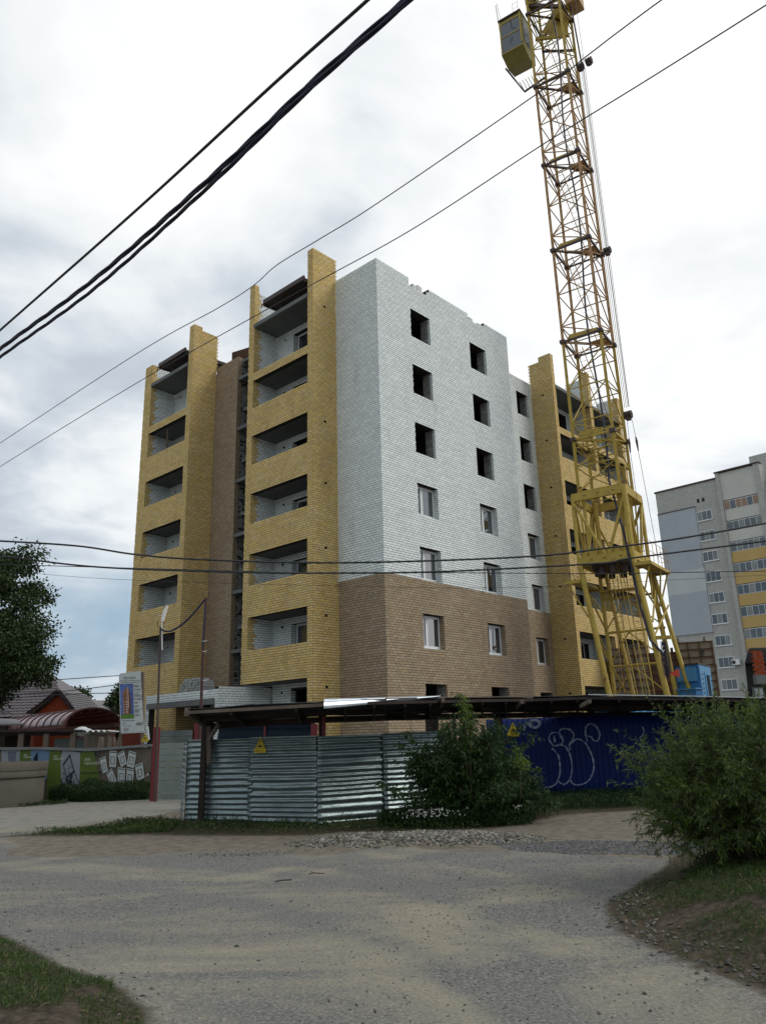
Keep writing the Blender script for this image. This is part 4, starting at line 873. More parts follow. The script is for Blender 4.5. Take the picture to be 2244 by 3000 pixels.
# ================================================================ sheet fences
def sheet_pts(p0, p1, z0, z1, horiz=True, amp=.015, per=.112, dent=.02, nu=None, nz=None, seed=0, lean=0.0, trap=False):
    p0 = np.array(p0[:2], float); p1 = np.array(p1[:2], float); d = p1 - p0; L = np.linalg.norm(d); d /= L; n = np.array([d[1], -d[0]])
    z0a, z0b = (z0 if hasattr(z0, '__len__') else (z0, z0)); z1a, z1b = (z1 if hasattr(z1, '__len__') else (z1, z1))
    H = max(z1a - z0a, z1b - z0b)
    if horiz: nu = nu or max(6, int(L / .12)); nz = nz or int(H / per * 8)
    else: nu = nu or int(L / per * 8); nz = nz or max(4, int(H / .25))
    U, W = np.meshgrid(np.linspace(0, 1, nu + 1), np.linspace(0, 1, nz + 1))
    Zb = z0a + (z0b - z0a) * U; Zt = z1a + (z1b - z1a) * U; Z = Zb + (Zt - Zb) * W
    ph = (W * H if horiz else U * L) / per
    if horiz: ph = ph + 1.1 * (vnoise(W * H * 2.1 + seed, U * 0 + seed, 1.0) - .5) + .12 * (vnoise(U * L, W * H * 3, 1.4) - .5)
    wv = np.sin(ph * 2 * np.pi)
    if trap: wv = np.clip(wv * 2.2, -1, 1)
    off = amp * wv + dent * (vnoise(U * L * 1 + seed * 7.3, W * H * 2.2 + seed, 1.1) - .5) * 2 + dent * .35 * (vnoise(U * L + seed, W * H, 6) - .5) + lean * W * H
    V = np.stack([p0[0] + d[0] * U * L + n[0] * off, p0[1] + d[1] * U * L + n[1] * off, Z], -1).reshape(-1, 3)
    k = np.arange((nu + 1) * (nz + 1)).reshape(nz + 1, nu + 1)
    F = np.stack([k[:-1, :-1], k[:-1, 1:], k[1:, 1:], k[1:, :-1]], -1).reshape(-1, 4)
    return V, F
def sheet(name, m, parent, *a, **k):
    lab = k.pop('label', None); V, F = sheet_pts(*a, **k); o = arrays_obj(name, V, F, m, parent, smooth=True, label=lab)
    s_ = o.modifiers.new('thickness', 'SOLIDIFY'); s_.thickness = .003; s_.offset = 0; return o
SF = empty('galvanised_sheet_fence', (-1.47, 16.3, 0), 'dented grey galvanised corrugated sheet fence standing along the road verge', 'fence')
seam = np.array((-1.47, 16.3)); fl = np.array((-4.32, 17.35)); frr = np.array((1.25, 18.05)); fr2 = np.array((3.5, 21.0))
sheet('corrugated_sheet', GALV, SF, fl, (seam + fl) / 2 - (fl - seam) * .02, .04, 1.685, seed=1)
sheet('corrugated_sheet', GALV, SF, (seam + fl) / 2 + (fl - seam) * .01, seam, .02, 1.70, seed=2)
sheet('corrugated_sheet', GALV, SF, seam + [0.012, .012], (seam + frr) / 2, .03, (1.69, 1.70), seed=3)
sheet('corrugated_sheet', GALV, SF, (seam + frr) / 2 - [.03, .05], frr, .03, (1.72, 1.735), seed=5)
for q in (fl, (fl + seam) / 2, seam, (seam + frr) / 2, frr):
    MB().box(q[0] - .03, q[1] + .05, 0, q[0] + .03, q[1] + .11, 1.68).build('post', DWOOD, SF)
sheet('corrugated_sheet', GALV, SF, (-4.75, 18.6), (-4.36, 17.38), .03, 1.62, seed=9, dent=.04)
# pale gate leaf between red posts
ga, gb = at(457, 2343, 25.0), at(556, 2338, 24.6)
GT = empty('gate', (ga[0], ga[1], 0), 'pale green ribbed sheet gate leaf between two dark red posts', 'gate')
hgt = 1.62; npn = 11
gtop = at(471, 2141, 25.0)[2]; gbase = .02
for k in range(npn):
    z0 = gbase + (gtop - gbase) * k / npn; z1 = gbase + (gtop - gbase) * (k + 1) / npn - .012; o_ = .02 + .02 * random.random()
    m = MB(); nn_ = np.array([0, -1, 0])
    m.hexa([(ga[0], ga[1] - .005, z0), (gb[0], gb[1] - .005, z0), (gb[0], gb[1] + .02, z0), (ga[0], ga[1] + .02, z0), (ga[0] + .01, ga[1] - .045, z1), (gb[0], gb[1] - .045, z1), (gb[0], gb[1] + .0, z1), (ga[0] + .01, ga[1] + .0, z1)])
    m.build('panel', PALEG if k < npn - 2 else GALV, GT)
p0, p1 = at(449, 2352, 24.3), at(460, 2131, 24.3)
def post(name, p0_, p1_, w_, m, label, cat, group=None, h=None): o = MB(); o.bar(p0_, p1_, w_, h or w_); return prop(o.build(name, m), label, cat, group)
post('steel_post', dn(p0, 0), dn(p1, p1[2]), .17, REDP, 'dark red steel gate post at the left edge of the pale gate', 'post')
p0, p1 = at(580, 2200, 23.5), at(583, 2105, 23.5); post('steel_post', dn(p0, 0), p1, .2, REDP, 'dark red steel gate post behind the wooden canopy post', 'post')
for px_, py_ in ((437, 2190), ): pass
# navy gate behind the fence
na, nb = at(640, 2120, 21.0), at(924, 2118, 19.6)
NG = empty('navy_gate', (na[0], na[1], 0), 'dark navy ribbed sheet gate with pale top rail behind the galvanised fence', 'gate')
sheet('ribbed_sheet', NAVY, NG, na, nb, .1, (na[2], nb[2]), amp=.012, per=.2, dent=.008, seed=4, trap=True)
MB().bar([na[0], na[1] - .03, na[2] + .01], [nb[0], nb[1] - .03, nb[2] + .01], .07, .05).build('top_rail', WHITEP, NG)
mdl = (na + nb) / 2; MB().bar([mdl[0], mdl[1] - .05, .1], [mdl[0], mdl[1] - .05, na[2] - .03], .05).build('frame_post', REDP, NG)
MB().bar([nb[0] - .08, nb[1] - .05, .1], [nb[0] - .02, nb[1] - .05, nb[2] - .03], .16, .05).build('frame_post', REDP, NG)
# blue profiled fence with graffiti
b0, b1 = np.array((2.6, 21.45)), np.array((12.5, 19.9)); bd = (b1 - b0) / np.linalg.norm(b1 - b0); bnm = np.array([bd[1], -bd[0]])
BFC = empty('blue_profiled_fence', (b0[0], b0[1], 0), 'deep blue profiled steel fence sprayed with white graffiti outlines', 'fence')
bt_l = at(1616, 2104, 21.2)[2]; bt_r = at(1892, 2103, 20.9)[2]
Lb = np.linalg.norm(b1 - b0); npan = 9
for k in range(npan):
    a = b0 + bd * Lb * k / npan; b_ = b0 + bd * (Lb * (k + 1) / npan + .02)
    sheet('profiled_sheet', BLUE, BFC, a + bnm * .004 * (k % 2), b_ + bnm * .004 * (k % 2), .05, bt_l + .01 * (k % 3), horiz=False, amp=.012, per=.14, dent=.006, seed=k, trap=True)
def onblue(px, py, off=.03):
    P_ = np.array([b0[0] + bnm[0] * off, b0[1] + bnm[1] * off, 0]); return onpl(px, py, P_, np.array([bnm[0], bnm[1], 0]))
GRF = mat('white_spray_paint', (0.34, 0.37, 0.45), (0.09, 0.11, 0.26), 9, .7)
def smooth(pts, n=8):
    P = [np.array(p, float) for p in pts]; out = []
    for i in range(len(P) - 1):
        a = P[max(i - 1, 0)]; b = P[i]; c = P[i + 1]; d = P[min(i + 2, len(P) - 1)]
        for k in range(n):
            t = k / n; out.append(.5 * ((2 * b) + (-a + c) * t + (2 * a - 5 * b + 4 * c - d) * t * t + (-a + 3 * b - 3 * c + d) * t ** 3))
    out.append(P[-1]); return out
z7 = lambda x, y: (1450 + x / 3.009, 1950 + y / 3.009)
strokes = [[(520, 715), (480, 660), (485, 610), (530, 590), (575, 610), (600, 650), (590, 690), (560, 700)], [(520, 620), (530, 680)],
 [(600, 660), (570, 610), (575, 570), (620, 558), (670, 575), (695, 620), (675, 670), (655, 700), (665, 745)],
 [(530, 710), (600, 705), (645, 750), (675, 850), (675, 950), (650, 1020), (605, 1050), (560, 1025)],
 [(500, 730), (555, 790), (572, 880), (570, 960), (540, 1040), (490, 1072), (445, 1075)],
 [(665, 695), (720, 650), (790, 680), (840, 760), (870, 860), (865, 940), (830, 1010), (780, 1045), (720, 1055), (680, 1040), (668, 1010)],
 [(813, 670), (797, 600), (805, 540), (850, 515), (900, 550), (925, 610), (905, 665), (870, 660), (845, 630), (815, 625)], [(1300, 540), (1315, 590), (1280, 640)],
 [(250, 520), (262, 550), (250, 570)]]
for st in strokes:
    pts = smooth([(*z7(*q), 0) for q in st], 8); V = []; F_ = []
    w2 = 2.3
    for i, q in enumerate(pts):
        d_ = np.array(pts[min(i + 1, len(pts) - 1)]) - np.array(pts[max(i - 1, 0)]); d_ /= (np.linalg.norm(d_) + 1e-6); nn_ = np.array([-d_[1], d_[0], 0])
        ww = w2 * (.45 + .95 * random.random())
        V += [onblue(*(q + nn_ * ww)[:2]), onblue(*(q - nn_ * ww)[:2])]
    m = MB(); m.add(V, [(2 * i, 2 * i + 1, 2 * i + 3, 2 * i + 2) for i in range(len(pts) - 1)]); m.build('graffiti_stroke', GRF, BFC)
for (cx_, cy_, rx, ry) in ((350, 515, 58, 45),):
    m = MB(); V = [onblue(*z7(cx_ + rx * math.cos(t_) * r_, cy_ + ry * math.sin(t_) * r_)) for t_ in np.linspace(0, 2 * math.pi, 20) for r_ in (1, .5)]; m.add(V, [(2 * i, 2 * i + 1, 2 * i + 3, 2 * i + 2) for i in range(19)]); m.build('graffiti_blob', GRF, BFC)
# blue container and white sheet peeping over the blue fence
ca_, cb__ = at(1792, 2083, 27), at(2080, 2080, 27); zt_ = ca_[2] + .05
KC = empty('site_container', (ca_[0], ca_[1], 0), 'light blue corrugated site container peeping over the blue fence', 'container')
sheet('side_wall', BL2, KC, (ca_[0], 27.), (cb__[0], 27.), .1, zt_, horiz=False, amp=.02, per=.25, dent=.003, trap=True)
MB().box(ca_[0], 27.04, .1, cb__[0], 29.2, zt_ - .03).build('body', BLU, KC)
q0, q1, q2 = at(1787, 2104, 24), at(1822, 2096, 24), at(1870, 2103, 24)
m = MB(); m.prism([q0, q1, (q1 + q2) / 2 + [0, 0, .02], q2, q2 - [0, 0, .3], q0 - [0, 0, .3]], (0, 1.2, .1)); prop(m.build('tarpaulin', WHITEP), 'white tarpaulin hump just above the blue fence', 'tarpaulin')
# barbed wire strand
# ================================================================ walkway canopy
CN = empty('walkway_canopy', (-3.9, 16.5, 0), 'long dark pedestrian canopy of old sheets on wooden posts along the fences', 'canopy')
fpx = [(549, 2079, 15.6), (951, 2056, 14.8), (1130, 2050, 15.5), (1290, 2047, 16.6), (1440, 2045, 17.9), (1560, 2044, 18.9), (1722, 2038, 19.2), (2000, 2042, 18.9), (2300, 2049, 18.4)]
bpx = [(612, 2117, 17.3), (951, 2097, 16.5), (1130, 2093, 17.3), (1290, 2090, 18.6), (1440, 2088, 20.0), (1560, 2086, 21.0), (1722, 2085, 21.3), (2000, 2084, 20.9), (2300, 2090, 20.3)]
fp_ = [at(*q) for q in fpx]; bp_ = [at(*q) for q in bpx]
def canopy_sheet(a, b_, c, d, m, seed, name='roof_sheet', amp=.012, lift=0.0):
    nu = 14; nv = 34; V = []
    for i in range(nv + 1):
        w_ = i / nv
        for j in range(nu + 1):
            u = j / nu; p_ = (a * (1 - u) + b_ * u) * (1 - w_) + (d * (1 - u) + c * u) * w_
            V.append(p_ + np.array([0, 0, amp * math.sin(w_ * 2 * math.pi * 9) + .05 * (vnoise(p_[0], p_[1], 1.5 + .1 * seed) - .5) + lift]))
    k = np.arange((nu + 1) * (nv + 1)).reshape(nv + 1, nu + 1); F = np.stack([k[:-1, :-1], k[:-1, 1:], k[1:, 1:], k[1:, :-1]], -1).reshape(-1, 4)
    o = arrays_obj(name, np.array(V), F, m, CN, smooth=True); s_ = o.modifiers.new('thickness', 'SOLIDIFY'); s_.thickness = .012; return o
for i in range(len(fp_) - 1):
    e = (fp_[i + 1] - fp_[i]) * .015
    canopy_sheet(fp_[i], fp_[i + 1] + e, bp_[i + 1] + e, bp_[i], SLATE, i, lift=.012 * (i % 2))
    MB().bar(bp_[i] - [0, 0, .08], bp_[i + 1] - [0, 0, .08], .06, .12).build('rear_beam', DWOOD, CN)
    MB().bar(fp_[i] - [0, 0, .06], fp_[i + 1] - [0, 0, .06], .05, .06).build('front_beam', DWOOD if i else WOOD, CN)
    mid1 = (fp_[i] + bp_[i]) / 2; mid2 = (fp_[i + 1] + bp_[i + 1]) / 2; MB().bar(mid1 - [0, 0, .07], mid2 - [0, 0, .07], .04, .07).build('purlin', DWOOD, CN)
    for f_ in (.33, .8):
        a = fp_[i] * (1 - f_) + fp_[i + 1] * f_; b_ = bp_[i] * (1 - f_) + bp_[i + 1] * f_; MB().bar(a - [0, 0, .1], b_ - [0, 0, .1], .05, .09).build('rafter', DWOOD, CN)
# pale torn edge strips on the front
for i in (2, 3, 4, 6, 7):
    a, b_ = fp_[i], fp_[i + 1]; MB().bar(a + [0, -.03, .02], b_ + [0, -.03, .015], .03, .02).build('edge_strip', WHITEP if i >= 6 else WOOD, CN)
# curled galvanised sheet
a = at(952, 2056, 14.75); b_ = at(955, 2082, 15.0); c = at(1210, 2052, 15.9)
NV = []
P_a, P_b = fp_[1], fp_[3]
for i in range(25):
    u = i / 24; top_ = P_a * (1 - u) + P_b * u + np.array([0, -.06, .045]); drop = (1 - u) ** .75 * .19
    for j in range(13):
        w_ = j / 12; NV.append(top_ + np.array([0, -.02 - .10 * w_ * (1 - u) - .05 * math.sin(w_ * 3), -drop * w_ + .008 * math.sin(w_ * 20)]))
k = np.arange(25 * 13).reshape(25, 13); F = np.stack([k[:-1, :-1], k[1:, :-1], k[1:, 1:], k[:-1, 1:]], -1).reshape(-1, 4)
o = arrays_obj('curled_sheet', np.array(NV), F, mat('bright_galvanised', (0.55, 0.6, 0.64), (0.4, 0.45, 0.5), 6, .35, .6), CN, smooth=True, label='bent bright galvanised sheet hanging over the front edge')
# posts and left end
MB().bar(at(548, 2086, 15.6), at(608, 2122, 17.3), .10, .16).build('end_beam', WOOD, CN)
pz = at(601, 2128, 17.1); pbs = at(587, 2418, 17.1)
MB().bar(dn(pbs, 0), [pz[0], pz[1], pz[2] + .05], .11, .13).build('post', DWOOD, CN); q = at(612, 2240, 16.98); MB().bar([pz[0] + .09, pz[1] - .06, pz[2]], [q[0] + .0, q[1], q[2]], .09, .06).build('post_splice', WOOD, CN)
MB().bar(at(612, 2168, 17.0), at(641, 2122, 16.8), .05, .08).build('brace', WOOD, CN)
for (px_, Y_, w_) in ((940, 16.55, .09), (949, 16.5, .07), (1265, 18.7, .3), (1330, 19.2, .08), (1462, 20.4, .16), (1600, 21.55, .12), (1673, 21.6, .13), (1950, 21.3, .12), (2200, 20.9, .12)):
    b_ = at(px_, 2110, Y_); tz = at(px_, 2088, Y_)[2]; o = MB(); o.bar([b_[0], b_[1], 0], [b_[0], b_[1], tz + .03], w_, .1); o.build('post', DWOOD if px_ != 949 else REDP, CN)
MB().bar(at(1640, 2090, 21.4), at(1668, 2104, 21.5), .08, .08).build('brace', DWOOD, CN); MB().bar(at(1706, 2090, 21.4), at(1680, 2104, 21.5), .08, .08).build('brace', DWOOD, CN)
for (px_, py_) in ((1298, 2052), (1530, 2056), (1728, 2055)):
    a = at(px_, py_, 18.2 if px_ > 1400 else 16.4); MB().bar(a, a + [.0, .9, -.08], .07, .09).build('rafter_end', WOOD, CN)

FONTS = []
# ================================================================ warning signs
def text(body, size, m, parent, origin, dirx, name='lettering', align='CENTER', extr=.002, bold=0.0):
    cu = bpy.data.curves.new(name, 'FONT'); cu.body = body; cu.size = size; cu.extrude = extr; cu.align_x = align; cu.offset = bold; cu.materials.append(m)
    o = bpy.data.objects.new(name, cu); COL.objects.link(o); r_ = parent
    while r_.parent: r_ = r_.parent
    o.parent = parent; o.location = np.array(origin) - ORG[r_.name]; o.rotation_euler = (rad(90), 0, math.atan2(dirx[1], dirx[0])); FONTS.append(o); return o
def warn(cx, cy, Y, w_, d_, label, rot=0):
    c = at(cx, cy, Y); d = np.array([*d_, 0.]); d /= np.linalg.norm(d); n = np.array([d[1], -d[0], 0]); r = empty('warning_sign', c, label, 'sign', 'yellow danger signs')
    P = lambda x, z, o=0: c + d * x * w_ + np.array([0, 0, z * w_]) + n * o
    MB().prism([P(-.45, -.2), P(.45, -.2), P(0, .68)], -n * .012).build('triangle_plate', YEL, r); 
    m = MB()
    for (a, b_) in (((-.38, -.16), (.38, -.16)), ((.38, -.16), (0, .58)), ((0, .58), (-.38, -.16))): m.bar(P(*a, .004), P(*b_, .004), .012 * w_ / .3, .004)
    m.build('border', BLACK, r)
    MB().hexa([P(-.19, -.1, .006), P(.19, -.1, .006), P(.19, -.1, .001), P(-.19, -.1, .001), P(-.19, .05, .006), P(.19, .05, .006), P(.19, .05, .001), P(-.19, .05, .001)]).build('load_symbol', BLACK, r)
    m = MB(); m.tube([P(0, .42, .006), P(0, .32, .006)], .05 * w_, 6); m.tube([P(0, .32, .006), P(.05, .24, .006), P(.0, .16, .006), P(-.06, .2, .006)], .025 * w_, 5); m.tube([P(-.15, .05, .006), P(0, .17, .006), P(.15, .05, .006)], .012 * w_, 4); m.build('hook_symbol', BLACK, r)
    MB().hexa([P(-.5, -.52, .008), P(.5, -.52, .008), P(.5, -.52, -.006), P(-.5, -.52, -.006), P(-.5, -.22, .008), P(.5, -.22, .008), P(.5, -.22, -.006), P(-.5, -.22, -.006)]).build('text_plate', YEL, r)
    text('ОПАСНО', .2 * w_, BLACK, r, P(0, -.44, .012), d); return r
fdir = (seam - fl) / np.linalg.norm(seam - fl); fnm = np.array([fdir[1], -fdir[0]])
ps = onpl(762, 2186, np.array([seam[0], seam[1], 0]) + np.array([*(fnm * .035), 0]), np.array([*fnm, 0]))
warn(762, 2186, ps[1], .262, fdir, 'yellow triangular danger sign fixed to the galvanised fence')
warn(425, 2163, 24.9, .20, (1, .02), 'yellow triangular danger sign under the site information board')
ps = onblue(1503, 2140, .04); warn(1503, 2140, ps[1], .30, bd, 'yellow danger sign on the blue fence, half hidden by the maple shrub')

# ================================================================ information board
IB = empty('information_board', (-7.9, 27.0, 0), 'white tall site passport board with tower block picture leaning beside the gate', 'sign')
YB = 27.0; ibq = [at(348, 1974, YB), at(411, 1966, YB), at(422, 2147, YB), at(354, 2150, YB)]    # TL TR BR BL
bdx = (ibq[2] - ibq[3]); bdz = (ibq[0] - ibq[3])
def ib(u, v, o=0): return ibq[3] + bdx * u + bdz * v + np.array([0, -o, 0])
MB().prism([ib(0, 0), ib(1, 0), ibq[1], ib(.05, 1.0), ib(0, .97)], (0, .02, 0)).build('board', mat('white_board', (.46, .49, .49), (.41, .44, .44), 2, .6), IB)
def ibr(u0, v0, u1, v1, m, nm, o=.004, h=None): return MB().prism([ib(u0, v0, o), ib(u1, v0, o), ib(u1, v1, o), ib(u0, v1, o)], (0, .0025, 0)).build(nm, m, h or IB)
PSK = mat('printed_sky', (.02, .02, .2), (.12, .2, .42), 2.2, .6, stretch=(1, 1, 1.4)); pic = ibr(.03, .24, .60, .82, PSK, 'printed_picture')
ibr(.03, .24, .60, .31, mat('printed_grass', (.10, .22, .02), (.05, .13, .02), 9, .6), 'printed_lawn', .008, pic)
pb1 = mat('printed_tower', (.26, .13, .08), (.20, .10, .06), 5, .6); pb2 = mat('printed_tower_dark', (.10, .045, .035), rough=.6); pb3 = mat('printed_tower_light', (.5, .42, .36), rough=.6)
def ibp(pts, m, nm, o): MB().prism([ib(*q, o) for q in pts], (0, .001, 0)).build(nm, m, pic)
ibp([(.15, .31), (.38, .31), (.38, .74), (.34, .78), (.22, .71), (.15, .68)], pb1, 'printed_tower', .012); ibp([(.38, .31), (.50, .33), (.47, .65), (.41, .75), (.38, .74)], pb2, 'printed_tower_side', .0125)
ibp([(.21, .31), (.245, .31), (.245, .68), (.21, .66)], pb2, 'printed_shadow', .014); ibp([(.375, .42), (.40, .42), (.39, .77), (.365, .76)], pb3, 'printed_corner', .014)
for k in range(5): ibp([(.27, .34 + .042 * k), (.35, .345 + .042 * k), (.35, .363 + .042 * k), (.27, .356 + .042 * k)], pb3, 'printed_balcony', .015); ibp([(.16, .34 + .042 * k), (.205, .34 + .042 * k), (.205, .353 + .042 * k), (.16, .353 + .042 * k)], pb3, 'printed_balcony', .015)
TXT = mat('faded_print_ink', (.09, .1, .11), rough=.7); Hb = np.linalg.norm(bdz); xd = bdx / np.linalg.norm(bdx)
def ibt(s_, u, v, sz, al='LEFT', m=TXT, bold=0.0): text(s_, sz, m, IB, ib(u, v, .012), xd, align=al, bold=bold)
ibt('ПАСПОРТ', .47, .905, .09, 'CENTER'); ibt('строительный объект: Многоквартирный жилой дом', .5, .868, .031, 'CENTER'); ibt('по ул. Октябрьской с помещениями. Пионер', .5, .838, .031, 'CENTER')
lines = [(.80, 'Заказчик:'), (.785, 'ООО «Строительная'), (.77, 'компания»'), (.735, 'Адрес: г. Кохма'), (.72, 'ул. Ивановская'), (.68, 'Автор проекта'), (.645, 'Подрядчик:'), (.63, 'ООО Строительная'), (.612, 'компания «Прогресс»'), (.575, 'Адрес: г. Иваново'), (.56, 'ул. Станционная'), (.515, 'Главный'), (.50, 'инженер'), (.455, 'Начальник'), (.44, 'участка'), (.40, 'Начало строительства'), (.385, '1 квартал'), (.365, 'Окончание'), (.35, '4 квартал'), (.31, 'Телефон'), (.295, 'для справок')]
for v, s_ in lines: ibt(s_, .625, v - .01, .033)
ibt('Технические показатели', .05, .205, .036, bold=.0006); ibt('Этажность', .07, .165, .03); ibt('Количество квартир', .08, .125, .03)
for k, s_ in enumerate(('1-комнатных', '2-комнатных', '3-комнатных')): ibt(s_, .12, .085 - .021 * k, .03)
ibt('Лицензия', .68, .155, .05, bold=.0012); ibt('Генплан', .68, .13, .05, bold=.0012)
m = MB()
for u in np.linspace(.04, .96, 8): m.hexa([ib(u - .01, .012, .006), ib(u + .01, .012, .006), ib(u + .01, .012, 0), ib(u - .01, .012, 0), ib(u - .01, .022, .006), ib(u + .01, .022, .006), ib(u + .01, .022, 0), ib(u - .01, .022, 0)]); 
m.build('nail', BLACK, IB)
MB().bar(ib(1.03, 0, -.12) - [0, 0, 2.0], ib(1.01, 1.01, -.10), .09, .14).build('frame_post', WOOD, IB); MB().bar(ib(.1, 0, -.12) - [0, 0, 2.0], ib(.06, .95, -.10), .07, .1).build('frame_post', WOOD, IB)
MB().bar(ib(1.16, -.12, -.1), ib(1.12, .1, -.1), .05, .05).build('side_strut', WHITEP, IB)

# ================================================================ banner fence (left)
YF = 26.2
NF = empty('banner_fence', (-10, YF, 0), 'low board fence hung with faded green advertising banners and floor plan sheets', 'fence')
def nf(px, py, o=0.0): return at(px, py, YF - o)
BRD = mat('grey_fence_board', (.14, .115, .09), (.09, .075, .06), 1.8, .9)
tl_ = nf(-400, 2199); tr_ = nf(446, 2184)
nb_ = 30
for k in range(nb_):
    a = tl_[0] + (tr_[0] - tl_[0]) * k / nb_; b_ = tl_[0] + (tr_[0] - tl_[0]) * (k + 1) / nb_ - .015
    MB().box(a, YF, 0, b_, YF + .025, 1.52 + .03 * random.random()).build('board', BRD, NF)
for q in ((-400, 2198, 120, 2193), (120, 2193, 262, 2198), (262, 2198, 446, 2184)):
    MB().bar(nf(q[0], q[1], .05) , nf(q[2], q[3], .05), .09, .08).build('top_rail', CONC, NF)
def poly_on(nm, pts, m, o, par=None): return MB().prism([nf(*q, o) for q in pts], (0, .006, 0)).build(nm, m, par or NF)
GRN = mat('faded_green_banner', (.085, .12, .015), (.06, .095, .015), 2, .6); WBN = mat('dirty_white_banner', (.23, .25, .27), (.17, .19, .21), 2, .6); BBN = mat('blue_sky_banner', (.07, .13, .22), (.12, .19, .28), 1.5, .6)
z8 = lambda x, y: (x / 3.598, 2100 + y / 3.598)
def bn_(pts, m, o, nm='banner'): return poly_on(nm, [z8(*q) for q in pts], m, o)
bn_([(15, 345), (210, 350), (200, 700), (15, 700)], WBN, .03); bn_([(210, 350), (325, 350), (325, 700), (200, 700)], GRN, .032); bn_([(325, 345), (525, 350), (495, 660), (460, 660), (400, 700), (325, 700)], BBN, .034)
g2 = bn_([(525, 352), (640, 355), (640, 900), (500, 900), (495, 650)], GRN, .036); bn_([(660, 360), (790, 370), (845, 380), (840, 640), (830, 740), (780, 800), (690, 770), (640, 640), (640, 420)], WBN, .04); g3 = bn_([(845, 375), (990, 370), (1040, 600), (1040, 900), (840, 900)], GRN, .042)
bn_([(80, 370), (165, 370), (160, 520), (95, 520)], mat('printed_grey', (.09, .1, .13), rough=.7), .045, 'printed_window'); bn_([(355, 440), (395, 370), (400, 520), (350, 520)], NAVY, .045, 'printed_roof')
INK = mat('dark_blue_ink', (.01, .012, .04), rough=.6)
def line(pts, w_, o=.06, m=INK, nm='plan_line'):
    q = MB(); P_ = [nf(*z8(*p_), o) for p_ in pts]
    for i in range(len(P_) - 1): q.bar(P_[i], P_[i + 1], w_, .004, up=(0, 1, 0)) if False else q.bar(P_[i], P_[i + 1], .004, w_, up=(0, 0, 1))
    return q.build(nm, m, NF)
for pts, w_ in (([(665, 510), (740, 400)], .045), ([(735, 410), (780, 585)], .028), ([(700, 645), (790, 575)], .05), ([(668, 515), (700, 640)], .018), ([(710, 560), (750, 520)], .012), ([(790, 600), (830, 700)], .02), ([(1010, 370), (1015, 410), (1035, 425), (1050, 400), (1048, 365)], .02)): 
    q = MB(); P_ = [nf(*z8(*p_), .06) for p_ in pts]
    for i in range(len(P_) - 1):
        d_ = P_[i + 1] - P_[i]; n_ = np.array([-d_[2], 0, d_[0]]); n_ = n_ / np.linalg.norm(n_) * w_ / 2; q.prism([P_[i] - n_, P_[i + 1] - n_, P_[i + 1] + n_, P_[i] + n_], (0, .003, 0))
    q.build('plan_line', INK, NF)
q = MB()
for k in range(60):
    x_, y_ = 730 + random.gauss(0, 32), 690 + random.gauss(0, 40); c_ = nf(*z8(x_, y_), .055); s_ = .012 + .03 * random.random(); q.prism([c_ + [-s_, 0, -s_ * .6], c_ + [s_, 0, -s_ * .3], c_ + [s_ * .4, 0, s_]], (0, .002, 0))
q.build('printed_foliage', INK, NF)
LWH = mat('banner_lettering', (.42, .47, .36), rough=.7)
text('ЖК\nПИОНЕР', .125, LWH, NF, nf(*z8(888, 470), .06), (1, 0), align='LEFT'); text('ЖК\nПИОНЕР', .085, LWH, NF, nf(*z8(562, 433), .06), (1, 0), align='LEFT'); text('ЖК\nПИОНЕР', .075, LWH, NF, nf(*z8(250, 415), .06), (1, 0), align='LEFT')
text('ВАША КВАРТИРА', .085, BLACK, NF, nf(*z8(852, 605), .06), (1, 0), align='LEFT')
PAP = mat('floor_plan_sheet', (.40, .43, .42), (.34, .37, .36), 4, .7)
z9 = lambda x, y: (270 + x / 8.71, 2180 + y / 8.71)
sheets = [[(190, 380), (340, 320), (400, 690), (270, 770)], [(445, 175), (630, 185), (605, 600), (440, 590)], [(640, 265), (810, 150), (885, 500), (740, 600)], [(945, 165), (1130, 235), (1060, 620), (880, 570)], [(360, 760), (495, 620), (625, 950), (500, 1110)], [(655, 600), (845, 620), (825, 1020), (655, 1010)], [(885, 620), (1065, 650), (1040, 1070), (865, 1030)], [(1090, 550), (1285, 475), (1335, 860), (1155, 965)]]
for q in sheets:
    P_ = [nf(*z9(*p_), .06) for p_ in q]; s_ = MB().prism(P_, (0, .003, 0)).build('plan_sheet', PAP, NF)
    g = lambda u, v, o=.006: (P_[0] * (1 - u) + P_[1] * u) * (1 - v) + (P_[3] * (1 - u) + P_[2] * u) * v + np.array([0, -o, 0])
    k_ = MB(); k_.prism([g(.08, .06), g(.95, .06), g(.95, .11), g(.08, .11)], (0, .002, 0))
    fr_ = [(.2, .35), (.8, .35), (.8, .8), (.2, .8)]; t_ = .035
    for (a, b_) in (((.2, .35), (.8, .35)), ((.2, .78), (.8, .78))): k_.prism([g(a[0], a[1]), g(b_[0], b_[1]), g(b_[0], b_[1] + t_), g(a[0], a[1] + t_)], (0, .002, 0))
    for x_ in (.2, .74): k_.prism([g(x_, .35), g(x_ + .06, .35), g(x_ + .06, .8), g(x_, .8)], (0, .002, 0))
    k_.prism([g(.26, .55), g(.6, .55), g(.6, .565), g(.26, .565)], (0, .002, 0)); k_.build('printed_plan', INK, s_)
m = MB(); m.tube([nf(*z9(1140 + 80 * math.cos(t_), 1130 + 125 * math.sin(t_)), .1) for t_ in np.linspace(0, 2 * math.pi, 18)], .018, 5); prop(m.build('bicycle_tyre', mat('pale_tyre', (.36, .36, .32), rough=.8)), 'thin pale hoop leaning on the banner fence near the red post', 'hoop')
poly_on('torn_sheet', [z9(1330, 850), (460, 2260), z9(1450, 800), z9(1440, 740)], PAP, .07); poly_on('torn_sheet', [z9(1340, 1020), z9(1470, 1090), z9(1470, 1300), z9(1300, 1300)], WBN, .07)
